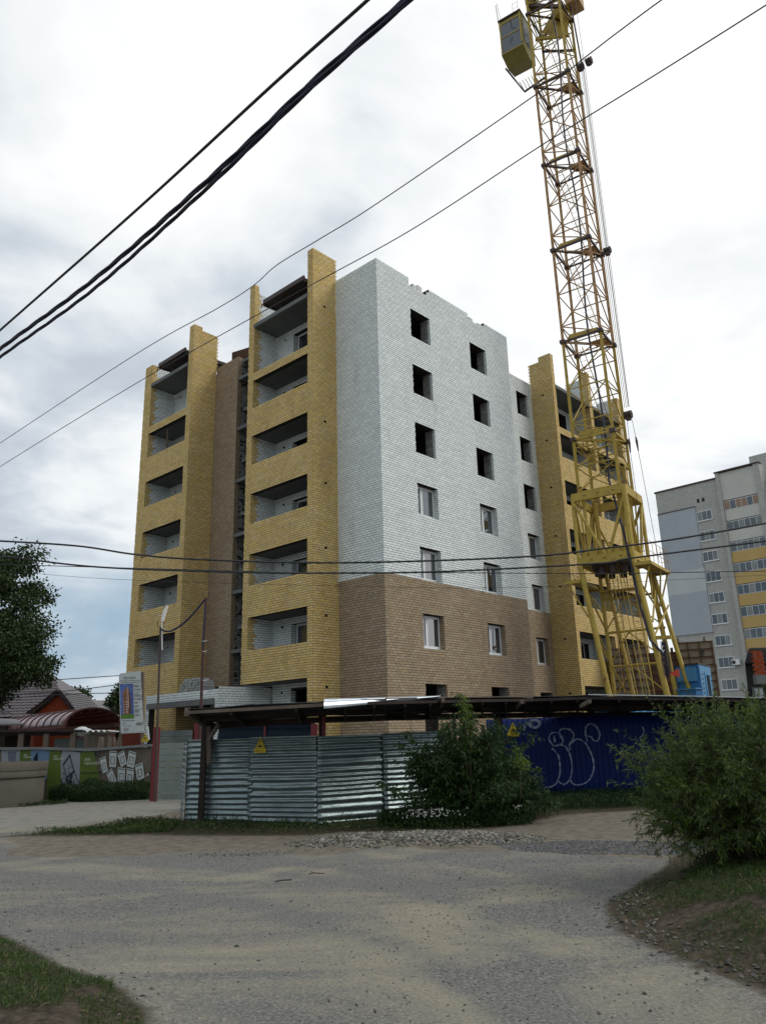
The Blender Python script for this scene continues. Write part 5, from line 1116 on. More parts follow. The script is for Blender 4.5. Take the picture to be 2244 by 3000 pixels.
# shed roof behind the banner fence
SR = empty('shed_canopy', (-10.5, 28.4, 0), 'low dark plank roofed lean-to behind the banner fence', 'shed')
a, b_ = at(-300, 2148, 28.0), at(245, 2144, 28.0)
MB().hexa([a, b_, b_ + [0, 1.8, -.12], a + [0, 1.8, -.12], a + [0, 0, .1], b_ + [0, 0, .06], b_ + [0, 1.8, -.04], a + [0, 1.8, -.04]]).build('roof', DWOOD, SR)
for px_ in (-40, 60, 134, 213, 312): q = at(px_, 2165, 28.1 if px_ < 300 else 28.3); MB().box(q[0] - .09, q[1], 0, q[0] + .09, q[1] + .12, at(px_, 2150, 28.1)[2]).build('post', WOOD, SR)
V, F = sheet_pts(at(160, 2170, 29.6)[:2], at(310, 2170, 29.6)[:2], .3, at(200, 2163, 29.6)[2], horiz=False, amp=.015, per=.12, dent=.004); o = arrays_obj('corrugated_wall', V, F, mat('weathered_pale_sheet', (.30, .34, .34), (.24, .27, .27), 3, .6), SR, smooth=True)
a, b_ = at(244, 2143, 27.8), at(318, 2143, 27.8); V = []; F_ = []
for i in range(41):
    u = i / 40; z = .035 * math.sin(u * 2 * math.pi * 4.5)
    for y_ in (0, 1.2): V.append(a * (1 - u) + b_ * u + np.array([0, y_, z - y_ * .02]))
F_ = [(2 * i, 2 * i + 1, 2 * i + 3, 2 * i + 2) for i in range(40)]; m = MB(); m.add(V, F_); o = m.build('wavy_sheet', WHITEP, SR); o.modifiers.new('t', 'SOLIDIFY').thickness = .01
MB().box(*(at(246, 2165, 28.1) - [0, 0, .3]), at(318, 2150, 28.1)[0], 28.18, at(318, 2150, 28.1)[2]).build('fascia', WOOD, SR)
for i in range(7): a = at(290 + i * 9, 2190, 27.4); b_ = at(300 + i * 9 + random.uniform(-20, 20), 2160, 27.6); MB().bar(a - [0, 0, .4], b_, .08, .03).build('loose_board', WOOD, SR)
m = MB(); q = at(228, 2135, 28.0); 
for (dx_, s_) in ((0, .28), (.2, .17), (-.13, .2)): m.sphere(q + [dx_, .4, -.1], s_, 10, 6, (1, .7, .62))
prop(m.build('white_bag', WHITEP), 'white builder bag heaped on the dark lean-to roof', 'bag')
# concrete well rings
rc = at(20, 2300, 24.4); RX = at(129.8, 2240, 24.4)[0] - 1.35
for k, (z0, z1, r_, lab) in enumerate(((0.0, .80, 1.30, 'tall bottom concrete well ring'), (.80, .98, 1.35, 'thin middle concrete well ring'), (.985, 1.22, 1.36, 'top concrete well ring with a crack'))):
    m = MB(); n = 48; V = []; F_ = []
    for (r__, z__) in ((r_, z0), (r_ + .004, z0 + .02), (r_, z1 - .02), (r_ - .02, z1), (r_ - .12, z1), (r_ - .12, z0)): V += [(RX + r__ * math.cos(2 * math.pi * i / n), 24.4 + r__ * math.sin(2 * math.pi * i / n), z__) for i in range(n)]
    F_ = [(j * n + i, j * n + (i + 1) % n, (j + 1) * n + (i + 1) % n, (j + 1) * n + i) for j in range(5) for i in range(n)]; m.add(V, F_)
    prop(m.build('well_ring', mat('sandy_concrete', (.105, .097, .078), (.08, .073, .058), 1.6, .95, bump=.25), smooth=True), lab + ' at the left edge by the banner fence', 'concrete ring', 'concrete rings stacked at the left')

# ================================================================ left background: house, canopies, far block
TILE = mat('brownish_purple_roof_tile', (.085, .055, .065), (.11, .08, .085), 2, .45, spec=.6)
RB2 = mat('red_house_brick', (.22, .045, .02), (.17, .036, .018), 1.5, .85, rnd=.2)
LH = empty('red_brick_house', at(150, 2190, 46), 'red brick house with purple-brown metal tile roof behind the tree', 'house')
YH = 46.0
def roofsurf(nm, a, b_, c, d, rows, cols, parent, m):
    """a..b eave, d..c ridge, stepped tiles"""
    V = []; F_ = []; n = 0
    for i in range(rows):
        for e in (0, 1):
            w_ = (i + e) / rows
            for j in range(cols * 4 + 1):
                u = j / (cols * 4); p_ = (a * (1 - u) + b_ * u) * (1 - w_) + (d * (1 - u) + c * u) * w_
                V.append(p_ + np.array([0, -.0, .035 * abs(math.sin(u * cols * math.pi)) + (.05 if e == 0 else 0)]))
    k = np.arange(len(V)).reshape(rows * 2, cols * 4 + 1); F = np.stack([k[:-1, :-1], k[:-1, 1:], k[1:, 1:], k[1:, :-1]], -1).reshape(-1, 4)
    o = arrays_obj(nm, np.array(V), F, m, parent); return o
r_r = at(151, 1976, 48.5); e_r = at(232, 2098, 44.0); r_l = r_r + np.array([-9, 0, 0]); e_l = e_r + np.array([-12.5, 0, 0])
e_r[0] = at(215, 2098, 44.0)[0]
roofsurf('roof', e_l, e_r, r_r, r_l, 16, 40, LH, TILE)
MB().box(e_l[0] + .5, 44.6, 0, e_r[0] - .5, 52.5, e_r[2] + .3).build('wall', RB2, LH)
MB().prism([r_r, e_r, dn(e_r, e_r[2]) + [0, 9, 0]], (-.1, 0, 0)).build('roof_hip', TILE, LH)
ap, g0_, g1_ = at(172, 2026, 42.5), at(90, 2096, 42.5), at(224, 2083, 42.5); g0_[2] = g1_[2] = (g0_[2] + g1_[2]) / 2
MB().prism([g0_ + [.25, .1, -1.8], g1_ + [-.25, .1, -1.8], g1_ + [-.25, .1, 0], ap + [0, .1, -.15], g0_ + [.25, .1, 0]], (0, .2, 0)).build('gable_wall', RB2, LH)
for (a, b_) in ((g0_, ap), (g1_, ap)): MB().bar(a + [0, -.1, 0], b_ + [0, -.1, .02], .08, .22).build('barge_board', DWOOD, LH)
roofsurf('roof', g0_ + [-.3, -.2, -.05], g0_ + [-.3, 4, -.05], ap + [0, 4, 0], ap + [0, -.2, .02], 9, 10, LH, TILE); roofsurf('roof', g1_ + [.2, -.2, -.05], g1_ + [.2, 4, -.05], ap + [0, 4, 0], ap + [0, -.2, .02], 9, 10, LH, TILE)
# small dark roofed porch at far left
PR = empty('tiled_porch', at(10, 2190, 36), 'small dark tiled porch roof at the left edge in front of the brick house', 'porch')
a, b_, c = at(-260, 2100, 36), at(42, 2098, 36), at(0, 2075, 38.5); roofsurf('roof', a, b_, c, dn(a, c[2]) + [0, 2.5, 0], 6, 14, PR, TILE); MB().box(a[0], 36.4, 0, b_[0] - .5, 39, b_[2] - .05).build('wall', DWOOD, PR)
# barrel-vault canopy
BVO = mat('glossy_burgundy_sheet', (.30, .17, .17), (.22, .12, .12), 1.5, .28, spec=.8); BV = empty('barrel_canopy', at(250, 2180, 34), 'arched burgundy sheet carport canopy with red ribbed underside', 'carport')
nf_, ff_, tp_ = at(192, 2120, 31.0), at(354, 2126, 35.0), at(278, 2077, 33.0)
zb_ = nf_[2] - .1; ax_ = np.array([-4.4, 5.0, 0]) * 1.55; wid = ff_ - nf_; wid[2] = 0; hgt_ = tp_[2] - zb_
V = []; NS = 28; NL = 12
for j in range(NL + 1):
    for i in range(NS + 1):
        t_ = math.pi * i / NS; s_ = .5 - .5 * math.cos(t_); V.append(dn(nf_, 0) + wid * s_ + ax_ * j / NL + np.array([0, 0, zb_ + hgt_ * math.sin(t_) ** .85 if 0 < i < NS else zb_]))
k = np.arange(len(V)).reshape(NL + 1, NS + 1); F = np.stack([k[:-1, :-1], k[:-1, 1:], k[1:, 1:], k[1:, :-1]], -1).reshape(-1, 4)
o = arrays_obj('vault_sheet', np.array(V), F, BVO, BV, smooth=True); o.modifiers.new('t', 'SOLIDIFY').thickness = .03
UND = mat('red_underside', (.16, .02, .012), rough=.6)
V2 = np.array(V) - np.array([0, 0, .06]); arrays_obj('underside', V2, F[:, ::-1], UND, BV, smooth=True)
for j in range(0, NL + 1): MB().tube([np.array(V[j * (NS + 1) + i]) + [0, 0, .02 if j < NL else 0] for i in range(NS + 1)], .03 if j else .05, 5).build('rib', mat('dark_burgundy', (.08, .03, .035), rough=.5), BV)
for i in range(3, NS - 1, 3): MB().tube([V2[j * (NS + 1) + i] - [0, 0, .03] for j in (0, NL)], .03, 4).build('purlin', UND, BV)
for q in (ff_, ff_ + ax_ * .5, nf_ + ax_): MB().bar(dn(q, 0), dn(q, zb_), .12).build('post', DWOOD, BV)
MB().prism([dn(ff_, 0) + [-.6, 2, 0], dn(ff_, 0) + [3.5, 2.2, 0], dn(ff_, zb_ - .2) + [3.5, 2.2, 0], dn(ff_, zb_ - .2) + [-.6, 2, 0]], (0, .25, 0)).build('rear_wall', RB2, BV)
# thin flat canopy at left with truss
FCN = empty('flat_canopy', at(30, 2180, 29.5), 'thin grey flat canopy on a dark truss at the left edge', 'canopy')
a, b_ = at(-300, 2128, 29.5), at(69, 2126, 29.5); MB().hexa([a, b_, at(48, 2110, 31.5), at(-300, 2100, 31.5), a + [0, 0, .03], b_ + [0, 0, .03], at(48, 2109, 31.5) + [0, 0, .03], at(-300, 2099, 31.5) + [0, 0, .03]]).build('roof', mat('grey_mauve_roof', (.22, .2, .21), (.17, .16, .17), 2, .5), FCN)
m = MB(); z_ = a[2] - .05; m.bar([a[0], 29.6, z_], [b_[0] - .05, 29.6, z_], .04); m.bar([a[0], 29.6, z_ - .28], [b_[0] - .05, 29.6, z_ - .28], .04)
for i in range(14): x_ = b_[0] - .05 - i * .3; m.bar([x_, 29.6, z_ - (.28 if i % 2 else 0)], [x_ - .3, 29.6, z_ - (0 if i % 2 else .28)], .025)
m.build('truss', DARKST, FCN)
for x_ in (b_[0] - .1, b_[0] - 2.4): MB().box(x_ - .04, 29.56, 0, x_ + .04, 29.64, z_).build('post', DARKST, FCN)
# far white slab block
a = at(277, 2052, 210); FB2 = empty('far_panel_block', (a[0], a[1], 0), 'tiny far pale panel block on the horizon between tree and sign', 'building')
PN = mat('far_pale_panel', (.46, .45, .41), (.38, .38, .35), .3, .9); b_ = at(338, 2052, 210); z1 = at(300, 2052, 210)[2]; z2 = at(318, 2043, 210)[2]
MB().box(a[0], 210, 0, b_[0], 222, z1).build('wall', PN, FB2); MB().box(at(300, 2050, 210)[0], 212, z1 - .1, b_[0] - 1, 220, z2).build('roof_house', PN, FB2)
m_ = mat('far_window', (.10, .11, .12), rough=.5)
for i in range(6):
    for j in range(7): x_ = a[0] + .7 + i * (b_[0] - a[0] - 1) / 6; MB().box(x_, 209.85, z1 - 2.2 - j * 2.7, x_ + .5, 209.95, z1 - 1.0 - j * 2.7).build('window', m_, FB2)

# ================================================================ poles, lamp, cables by the gate
pl0, pl1 = at(466, 2125, 23.9), at(470.5, 1838, 23.9)
o = MB(); o.tube([dn(pl0, 0), dn(pl1, pl1[2])], .035, 8); PO1 = o.build('lamp_pole', DARKST); PO1n = empty('floodlight_pole', (pl0[0], pl0[1], 0), 'thin dark pole with a white floodlight beside the red gate post', 'lamp pole')
PO1.parent = PO1n; PO1.location = -ORG[PO1n.name]; PO1.name = 'pole'
MB().prism([at(471, 1819, 23.8), at(477, 1821, 23.8), at(491, 1774, 23.8), at(486, 1776, 23.8), at(478, 1790, 23.8)], (0, .12, 0)).build('lamp_head', mat('lamp_plastic', (.72, .72, .68), rough=.4), PO1n); MB().tube([at(474, 1820, 23.85), at(474.5, 1850, 23.85), at(475, 1905, 23.86)], .02, 6).build('lamp_bracket', WHITEP, PO1n)
pl2, pl3 = at(588, 2076, 23.4), at(604, 1752, 23.4); PO2 = empty('cable_pole', (pl2[0], pl2[1], 0), 'thin dark rust-red cable pole rising behind the wooden canopy post', 'pole')
MB().tube([dn(pl2, 0), at(596, 1900, 23.4), pl3], .045, 8).build('pole', mat('rust_red_pole', (.09, .035, .03), (.04, .025, .025), 4, .6), PO2); MB().tube([pl3, at(600, 1800, 23.36), at(594, 1900, 23.36)], .03, 6).build('tied_cable', WIRE, PO2)
for (p_, par) in ((pl1, PO1n), (pl3, PO2)):
    m = MB(); m.tube([p_ + [-.1, 0, .18], p_ + [-.08, 0, 0], p_ + [.08, 0, 0], p_ + [.1, 0, .2]], .012, 5); m.build('wire_fork', DARKST, par)
for py_ in (1805, 1880, 1910, 1995, 2030): q = at(470 if py_ < 1830 else 600, py_, 23.3); m = MB(); m.tube([q + [-.06, 0, .02], q + [.0, -.03, 0], q + [.08, 0, .03]], .01, 4); m.build('cable_tie', WHITEP, PO2)
q = MB(); q.tube(smooth([at(472, 1843, 23.8), at(485, 1850, 23.8), at(510, 1845, 23.7), at(550, 1815, 23.6), at(602, 1755, 23.4)], 6), .03, 6); prop(q.build('slack_cable', WIRE), 'slack black cable hanging between the lamp pole and cable pole', 'cable')

# ================================================================ overhead wires
def wire(name, pts, z, r_, label, m=WIREG, grp='overhead lines across the street', twist=0, planeY=None):
    if planeY is None: P_ = [atz(px, py, z) for px, py in pts]
    else: P_ = [at(px, py, planeY[0] + (planeY[1] - planeY[0]) * (px - pts[0][0]) / (pts[-1][0] - pts[0][0])) for px, py in pts]
    P_ = smooth(P_, 24)
    o = MB()
    if twist:
        s_ = 0; prev = P_[0]; A_ = [[] for _ in range(twist)]
        dd = (P_[-1] - P_[0]); dd /= np.linalg.norm(dd); a1 = np.cross(dd, (0, 0, 1)); a1 /= np.linalg.norm(a1); a2 = np.cross(dd, a1)
        fine = []
        for i in range(len(P_) - 1):
            n_ = max(1, int(np.linalg.norm(P_[i + 1] - P_[i]) / .06)); fine += [P_[i] + (P_[i + 1] - P_[i]) * j / n_ for j in range(n_)]
        for i, p_ in enumerate(fine):
            s_ += np.linalg.norm(p_ - prev); prev = p_
            for k in range(twist): an = s_ * 2 * math.pi / 1.3 + 2 * math.pi * k / twist; A_[k].append(p_ + (a1 * math.cos(an) + a2 * math.sin(an)) * r_ * .95)
        for k in range(twist): o.tube(A_[k], r_, 6)
    else: o.tube(P_, r_, 6)
    return prop(o.build(name, m, smooth=True), label, 'wire', grp)
wire('power_line', [(-140, 1092), (0, 967), (400, 614), (800, 246), (1075, 0), (1330, -235)], 6.6, .0145, 'single thick black wire nearest the top left corner')
wire('cable_bundle', [(-140, 1140), (0, 1022), (270, 822), (600, 535), (900, 253), (1180, 5), (1420, -215)], 6.2, .0125, 'upper of two twisted dark blue cable bundles crossing the sky', WIRE, twist=3)
wire('cable_bundle', [(-140, 1160), (0, 1046), (270, 850), (600, 556), (900, 266), (1195, 3), (1430, -213)], 6.15, .010, 'lower of two twisted dark blue cable bundles crossing the sky', WIRE, twist=3)
wire('power_line', [(-150, 1400), (0, 1298), (400, 1036), (640, 901), (742, 836), (812, 775), (935, 700), (1100, 598), (1566, 278), (1722, 160), (1800, 100), (1935, 0), (2100, -115)], 8.0, .0065, 'thin kinked wire passing just above the tallest yellow pier')
wire('power_line', [(-150, 1468), (0, 1367), (400, 1122), (850, 868), (1200, 675), (1590, 422), (1900, 230), (2244, 13), (2400, -90)], 7.6, .0065, 'thin straight wire crossing in front of the yellow pier to the right edge')
wire('service_cable', [(-300, 1570), (0, 1585), (230, 1600), (400, 1625), (600, 1640), (950, 1649), (1322, 1641), (1600, 1627), (1760, 1608), (1969, 1581), (2244, 1533), (2500, 1480)], 0, .017, 'upper black cable sagging across the middle of the block', WIREG, 'cables sagging across the facade', planeY=(13, 13))
wire('service_cable', [(-300, 1618), (0, 1631), (42, 1634), (296, 1662), (700, 1677), (950, 1679), (1288, 1675), (1750, 1651), (1852, 1635), (2244, 1585), (2500, 1548)], 0, .016, 'second black cable sagging across the block above the brown brick', WIREG, 'cables sagging across the facade', planeY=(13, 13))
wire('service_cable', [(-300, 1640), (0, 1653), (400, 1665), (950, 1679), (1288, 1678), (1750, 1681), (1885, 1679), (2244, 1673), (2500, 1668)], 0, .008, 'thin level wire just below the two sagging cables', WIREG, 'cables sagging across the facade', planeY=(14, 14))
wire('service_cable', [(-300, 1655), (0, 1672), (351, 1698), (950, 1716), (1500, 1722), (1950, 1700), (2244, 1685)], 0, .0035, 'faintest lowest wire crossing the brown brick', WIREG, 'cables sagging across the facade', planeY=(15, 15))
for (a, b_, lb) in (((165, 1992), (347, 1980), 'highest'), ((182, 2026), (347, 2007), 'middle'), ((216, 2034), (326, 2031), 'lowest')):
    wire('house_wire', [(a[0] - 200, a[1] + 12), a, b_, (b_[0] + 60, b_[1] - 3)], 0, .022, f'{lb} of three short wires between the brick house and the sign', WIREG, 'short wires beside the sign', planeY=(40, 40))

# ================================================================ vegetation
def leafmat(name, c1, c2, rnd=.5, trans=.25, dry=None):
    m = mat(name, c1, c2, 1.4, .55, rnd=rnd, spec=.25); t = m.node_tree; b = t.nodes['Principled BSDF']
    out = t.nodes['Material Output']; tr = t.nodes.new('ShaderNodeBsdfTranslucent'); mx = t.nodes.new('ShaderNodeMixShader'); mx.inputs[0].default_value = trans
    src = b.inputs['Base Color'].links[0].from_socket
    if dry:
        g = t.nodes.new('ShaderNodeNewGeometry'); r = mth(t, 'FRACT', mth(t, 'MULTIPLY', g.outputs['Random Per Island'], 41.7))
        src = mixc(t, mth(t, 'GREATER_THAN', r, 1 - dry[0]), src, dry[1]); t.links.new(src, b.inputs['Base Color'])
    t.links.new(src, tr.inputs[0])
    t.links.new(b.outputs[0], mx.inputs[1]); t.links.new(tr.outputs[0], mx.inputs[2]); t.links.new(mx.outputs[0], out.inputs[0]); return m
def nrm(a): return a / (np.linalg.norm(a, axis=-1, keepdims=True) + 1e-9)
def leaves(name, P, D, L, W, m, parent, bend=.25, fold=0.0, **kw):
    P = np.asarray(P, float); D = nrm(np.asarray(D, float)); n = len(P)
    S_ = nrm(np.cross(D, rng.normal(size=(n, 3)))); Nn = np.cross(D, S_)
    L = np.broadcast_to(np.asarray(L, float), (n,))[:, None]; W = np.broadcast_to(np.asarray(W, float), (n,))[:, None]
    mid = P + D * L * .45; tip = P + D * L + np.array([0, 0, -1.]) * L * bend + Nn * L * .12 * rng.normal(size=(n, 1))
    V = np.stack([P, mid + S_ * W / 2 + Nn * W * fold, tip, mid - S_ * W / 2 + Nn * W * fold], 1).reshape(-1, 3)
    F = np.arange(4 * n).reshape(n, 4)
    return arrays_obj(name, V, F, m, parent, **kw)
BARK = mat('grey_brown_bark', (.075, .058, .042), (.045, .036, .028), 6, .95, bump=.4)
# ---- willow bush, right foreground
WB = empty('willow_bush', (3.95, 9.15, 0), 'large narrow-leaved willow bush filling the right edge beside the road', 'bush')
P_, D_, L_ = [], [], []; br = MB()
CW = np.array([4.08, 9.0, .95]); RWB = np.array([1.55, 1.25, 1.10])
for i in range(980):
    th = rng.uniform(0, 2 * math.pi); ph = math.acos(rng.uniform(-.62, 1)); 
    dv = np.array([math.sin(ph) * math.cos(th), math.sin(ph) * math.sin(th), math.cos(ph)])
    lump = .88 + .24 * vnoise(np.array([th * 1.3 + 5]), np.array([ph * 2.0]), 1.2)[0]
    end = CW + dv * RWB * lump * rng.uniform(.50, 1.0)
    if end[2] < .16: end[2] = .16 + rng.uniform(0, .25)
    base = np.array([3.98 + rng.normal() * .16, 9.1 + rng.normal() * .14, 0.05])
    ctl = base * .45 + end * .55 + np.array([0, 0, .35 + .25 * rng.random()]) * (.4 if end[2] > 1 else 1); ctl[:2] = base[:2] * .6 + end[:2] * .4
    ts = np.linspace(0, 1, 9)[:, None]; path = (1 - ts) ** 2 * base + 2 * (1 - ts) * ts * ctl + ts ** 2 * end
    if i % 2 == 0: br.tube(list(path), list(np.linspace(.012, .003, 9)), 4, cap=False)
    for t_ in np.linspace(.38, 1, 11):
        c_ = (1 - t_) ** 2 * base + 2 * (1 - t_) * t_ * ctl + t_ ** 2 * end; tan = nrm(2 * (1 - t_) * (ctl - base) + 2 * t_ * (end - ctl))
        tw = nrm(tan * .7 + rng.normal(size=3) * .7 + np.array([0, 0, .15])) * rng.uniform(.10, .20)
        if i % 4 == 0: br.tube([c_, c_ + tw], [.003, .0015], 3, cap=False)
        for k in range(19):
            u = (k + rng.random()) / 19; P_.append(c_ + tw * u); D_.append(tw / np.linalg.norm(tw) * .8 + rng.normal(size=3) * .6 + np.array([0, 0, .1])); L_.append(rng.uniform(.036, .078))
for q in ([(2.62, 8.7, 1.02), (2.30, 8.6, 1.10)], [(2.7, 8.7, .78), (2.42, 8.6, .72)], [(2.75, 8.9, 1.4), (2.5, 8.8, 1.62)], [(3.0, 9, 1.7), (2.85, 8.9, 2.05)], [(3.4, 9, 1.9), (3.3, 8.9, 2.15)]):
    a, b_ = np.array(q[0]), np.array(q[1]); a = a + (CW - a) * .25
    for u in np.linspace(0, 1, 46): P_.append(a + (b_ - a) * u + rng.normal(size=3) * .012); D_.append(nrm(b_ - a) * .8 + rng.normal(size=3) * .55); L_.append(rng.uniform(.05, .085))
WLM = leafmat('willow_leaf', (.105, .15, .038), (.045, .078, .02), .9, .28, dry=(.02, (.30, .29, .14)))
leaves('foliage', P_, D_, L_, np.array(L_) * .16, WLM, WB, bend=.12)
br.build('branches', BARK, WB)
# ---- ash-leaved maple shrub in front of the fences
def maple(label, stems, seedv, pal, nl=30, lsz=.085, h_low=.2, sub=5):
    root = empty('maple_shrub', (stems[0][0][0], stems[0][0][1], 0), label, 'shrub'); P_, D_, L_ = [], [], []; br = MB()
    for (base, end, sp) in stems:
        base = np.array(base, float); end = np.array(end, float); ctl = base * .5 + end * .5 + np.array([0, 0, .25]); ctl[:2] = base[:2] * .65 + end[:2] * .35
        ts = np.linspace(0, 1, 8)[:, None]; br.tube(list((1 - ts) ** 2 * base + 2 * (1 - ts) * ts * ctl + ts ** 2 * end), list(np.linspace(.016, .004, 8)), 5, cap=False)
        for k in range(nl):
            t_ = h_low + (1 - h_low) * (k + rng.random()) / nl
            c_ = (1 - t_) ** 2 * base + 2 * (1 - t_) * t_ * ctl + t_ ** 2 * end; r_ = sp * (1.15 - t_ * .8)
            dv = nrm(rng.normal(size=3) * np.array([1, 1, .55]) + np.array([0, -.15, .25])); c2 = c_ + dv * r_ * rng.random() ** .6
            pd = nrm(dv + np.array([0, 0, -.1]) + .3 * rng.normal(size=3)); side = nrm(np.cross(pd, rng.normal(size=3)))
            s_ = lsz * rng.uniform(.75, 1.25)
            for j in range(sub):
                off = (j // 2) * .28 * s_ * 1.6; sd = (0 if j == sub - 1 else (1 if j % 2 else -1))
                P_.append(c2 + pd * off + (pd * .3 * s_ if sd == 0 else 0)); D_.append(pd * (.55 if sd else 1) + side * sd * .9 + np.array([0, 0, -.38])); L_.append(s_)
    leaves('foliage', P_, D_, L_, np.array(L_) * .36, pal, root, bend=.22, fold=.1); br.build('branches', BARK, root)
ML = leafmat('maple_leaf', (.036, .070, .018), (.022, .048, .014), .6, .25); MLY = leafmat('young_maple_leaf', (.13, .19, .030), (.09, .15, .025), .5, .35)
st = []
for i in range(92):
    f_ = rng.random(); bx = 1.45 + rng.normal() * .35; ex = .15 + 3.05 * f_
    topz = 2.05 - 1.15 * abs((ex - 1.55) / 1.55) ** 1.9; ez = topz * rng.uniform(.30, 1.0)
    st.append(((bx, 15.75 + rng.normal() * .15, 0), (ex, 15.55 + rng.normal() * .4 + (.45 if ex > 2.4 else 0), ez), rng.uniform(.20, .34)))
for e in ((1.42, 15.5, 2.36), (1.5, 15.4, 2.15), (.30, 15.3, 1.72), (.18, 15.2, 1.50), (.42, 15.3, 1.35), (-.20, 15.0, .78), (.0, 15.0, .62), (2.75, 16.0, 1.85), (3.0, 16.2, 1.6), (2.2, 15.6, 1.75)): st.append(((1.3, 15.7, 0), e, .16))
maple('dense dark green ash-leaved maple shrub growing between the grey and blue fences', st, 1, ML, 62)
maple('bright yellow-green young maple shoot poking above the canopy edge', [((1.45, 15.35, .9), (1.43, 15.3, 2.42), .15), ((1.5, 15.3, .6), (1.52, 15.25, 2.1), .14)], 2, MLY, 30, .075, .35)
maple('small yellow-green maple sprig at the front of the dark shrub', [((2.4, 15.2, .5), (2.43, 15.1, 1.32), .10)], 3, MLY, 22, .07, .4)
# ---- trees
def tree(label, base, crown_c, crown_r, n_cl, n_leaf, lsz, m, group=None, trunk_r=.2, name='broadleaf_tree', cat='tree', spread=.17, droop=.1):
    base = np.array(base, float); crown_c = np.array(crown_c, float); crown_r = np.array(crown_r, float)
    root = empty(name, base, label, cat, group); br = MB()
    topt = crown_c * [1, 1, 1] + np.array([0, 0, crown_r[2] * .5])
    br.tube([base, base * .6 + crown_c * .4 + [0, 0, -crown_r[2] * .2], crown_c, topt], [trunk_r, trunk_r * .8, trunk_r * .5, trunk_r * .15], 8)
    P_, D_ = [], []
    for i in range(n_cl):
        dv = nrm(rng.normal(size=3)); lump = .72 + .5 * vnoise(np.array([math.atan2(dv[1], dv[0]) * 1.5 + 9]), np.array([dv[2] * 3 + 4]), 1.7)[0]
        c_ = crown_c + dv * crown_r * lump * rng.uniform(.35, 1) ** .5
        if i % 3 == 0: br.tube([crown_c + (c_ - crown_c) * .1 - [0, 0, crown_r[2] * .25 * rng.random()], crown_c + (c_ - crown_c) * .6 + [0, 0, .1], c_], [trunk_r * .22, trunk_r * .1, trunk_r * .03], 4, cap=False)
        k = n_leaf // n_cl; sc = spread * crown_r.mean() * rng.uniform(.5, 1.1)
        pts = c_ + rng.normal(size=(k, 3)) * sc * [1, 1, .7]; P_.append(pts); D_.append(nrm(pts - c_) + rng.normal(size=(k, 3)) * .8 - [0, 0, droop])
    P_ = np.concatenate(P_); D_ = np.concatenate(D_); L = lsz * rng.uniform(.7, 1.3, len(P_))
    leaves('crown', P_, D_, L, L * .55, m, root, bend=.15); br.build('trunk', BARK, root)
TLD = leafmat('dark_tree_leaf', (.045, .072, .024), (.028, .048, .017), .7, .2); TLM = leafmat('mid_tree_leaf', (.05, .08, .022), (.035, .06, .018), .6, .2)
c0_ = at(-112, 1865, 29); tree('large dark leafy tree cut by the left edge in front of the brick house', (c0_[0] - 1.6, 29, 0), c0_ + [-.1, 0, .35], (3.3, 2.4, 3.3), 190, 70000, .13, TLD, trunk_r=.28, spread=.11)
c0_ = at(50, 1915, 27.5); tree('low hanging dark branch mass of a pear tree over the tiled roof', (c0_[0] - 1.9, 27.8, 0), c0_ + [-.2, 0, .1], (1.15, .9, .9), 60, 11000, .12, TLD, trunk_r=.1, spread=.2)
c0_ = at(205, 2062, 62); tree('small green tree behind the gable of the brick house', (c0_[0], 62, 0), c0_ - [0, 0, .6], (1.4, 1.4, 2.0), 40, 5000, .28, TLM)
c0_ = at(352, 2075, 62); tree('dark conical tree half hidden by the information board', (c0_[0], 62, 0), c0_ - [0, 0, .6], (.85, .85, 2.4), 60, 7000, .24, TLD, name='conifer_tree')
c0_ = at(243, 2092, 70); tree('tiny shrub top above the burgundy canopy', (c0_[0], 70, 0), c0_ - [0, 0, .5], (1.2, 1.2, .9), 14, 900, .22, TLM, name='shrub', cat='shrub')
P_ = []; 
n = 26000; an = rng.uniform(rad(-75), rad(75), n); rr = rng.uniform(230, 300, n); hz = 9 * vnoise(an * 40, an * 0, 1.0) * rng.random(n) ** .7 + .5
leaves('distant_treeline', np.stack([rr * np.sin(an), rr * np.cos(an), hz], -1), rng.normal(size=(n, 3)), 2.2, 1.6, TLM, None, kind='stuff', label='distant treeline all round the horizon')

# ---- grass and weeds
GRS = leafmat('verge_grass', (.050, .090, .018), (.032, .066, .014), .7, .25, dry=(.08, (.19, .165, .075)))
GRD = leafmat('dark_weed', (.030, .058, .016), (.020, .042, .013), .6, .2)
def in_poly(X, Y, poly): return poly_dist(X, Y, poly) < 0
def scatter(poly, n, mask=None, edge=0.0):
    Pg = np.array(poly); lo = Pg.min(0); hi = Pg.max(0); hi = np.minimum(hi, [14, 24]); lo = np.maximum(lo, [-14, 2.5]); X = rng.uniform(lo[0], hi[0], n); Y = rng.uniform(lo[1], hi[1], n)
    d = poly_dist(X, Y, poly); k = d < edge
    if mask is not None: k &= mask(X, Y, d)
    return X[k], Y[k]
def grass(name, poly, n, l0, l1, m, mask=None, label=None, wf=.055, edge=0.0, upr=.8):
    X, Y = scatter(poly, n, mask, edge); Z = ground_h(X, Y) - .005; D = np.stack([rng.normal(size=len(X)) * .45, rng.normal(size=len(X)) * .45, np.full(len(X), upr)], -1)
    L = rng.uniform(l0, l1, len(X)) * (.6 + .8 * vnoise(X, Y, 3)); return leaves(name, np.stack([X, Y, Z], -1), D, L, np.maximum(L * wf, .004), m, None, bend=.3, kind='stuff', label=label)
grass('grass', R_GRASS, 230000, .04, .11, GRS, lambda X, Y, d: (vnoise(X, Y, 1.7) + .5 * vnoise(X, Y, 5) > .45) & (Y < 14) & (rng.random(len(X)) < .25 + sstep(-.1, -.7, d)), 'short green grass on the bank under the willow bush', edge=.05)
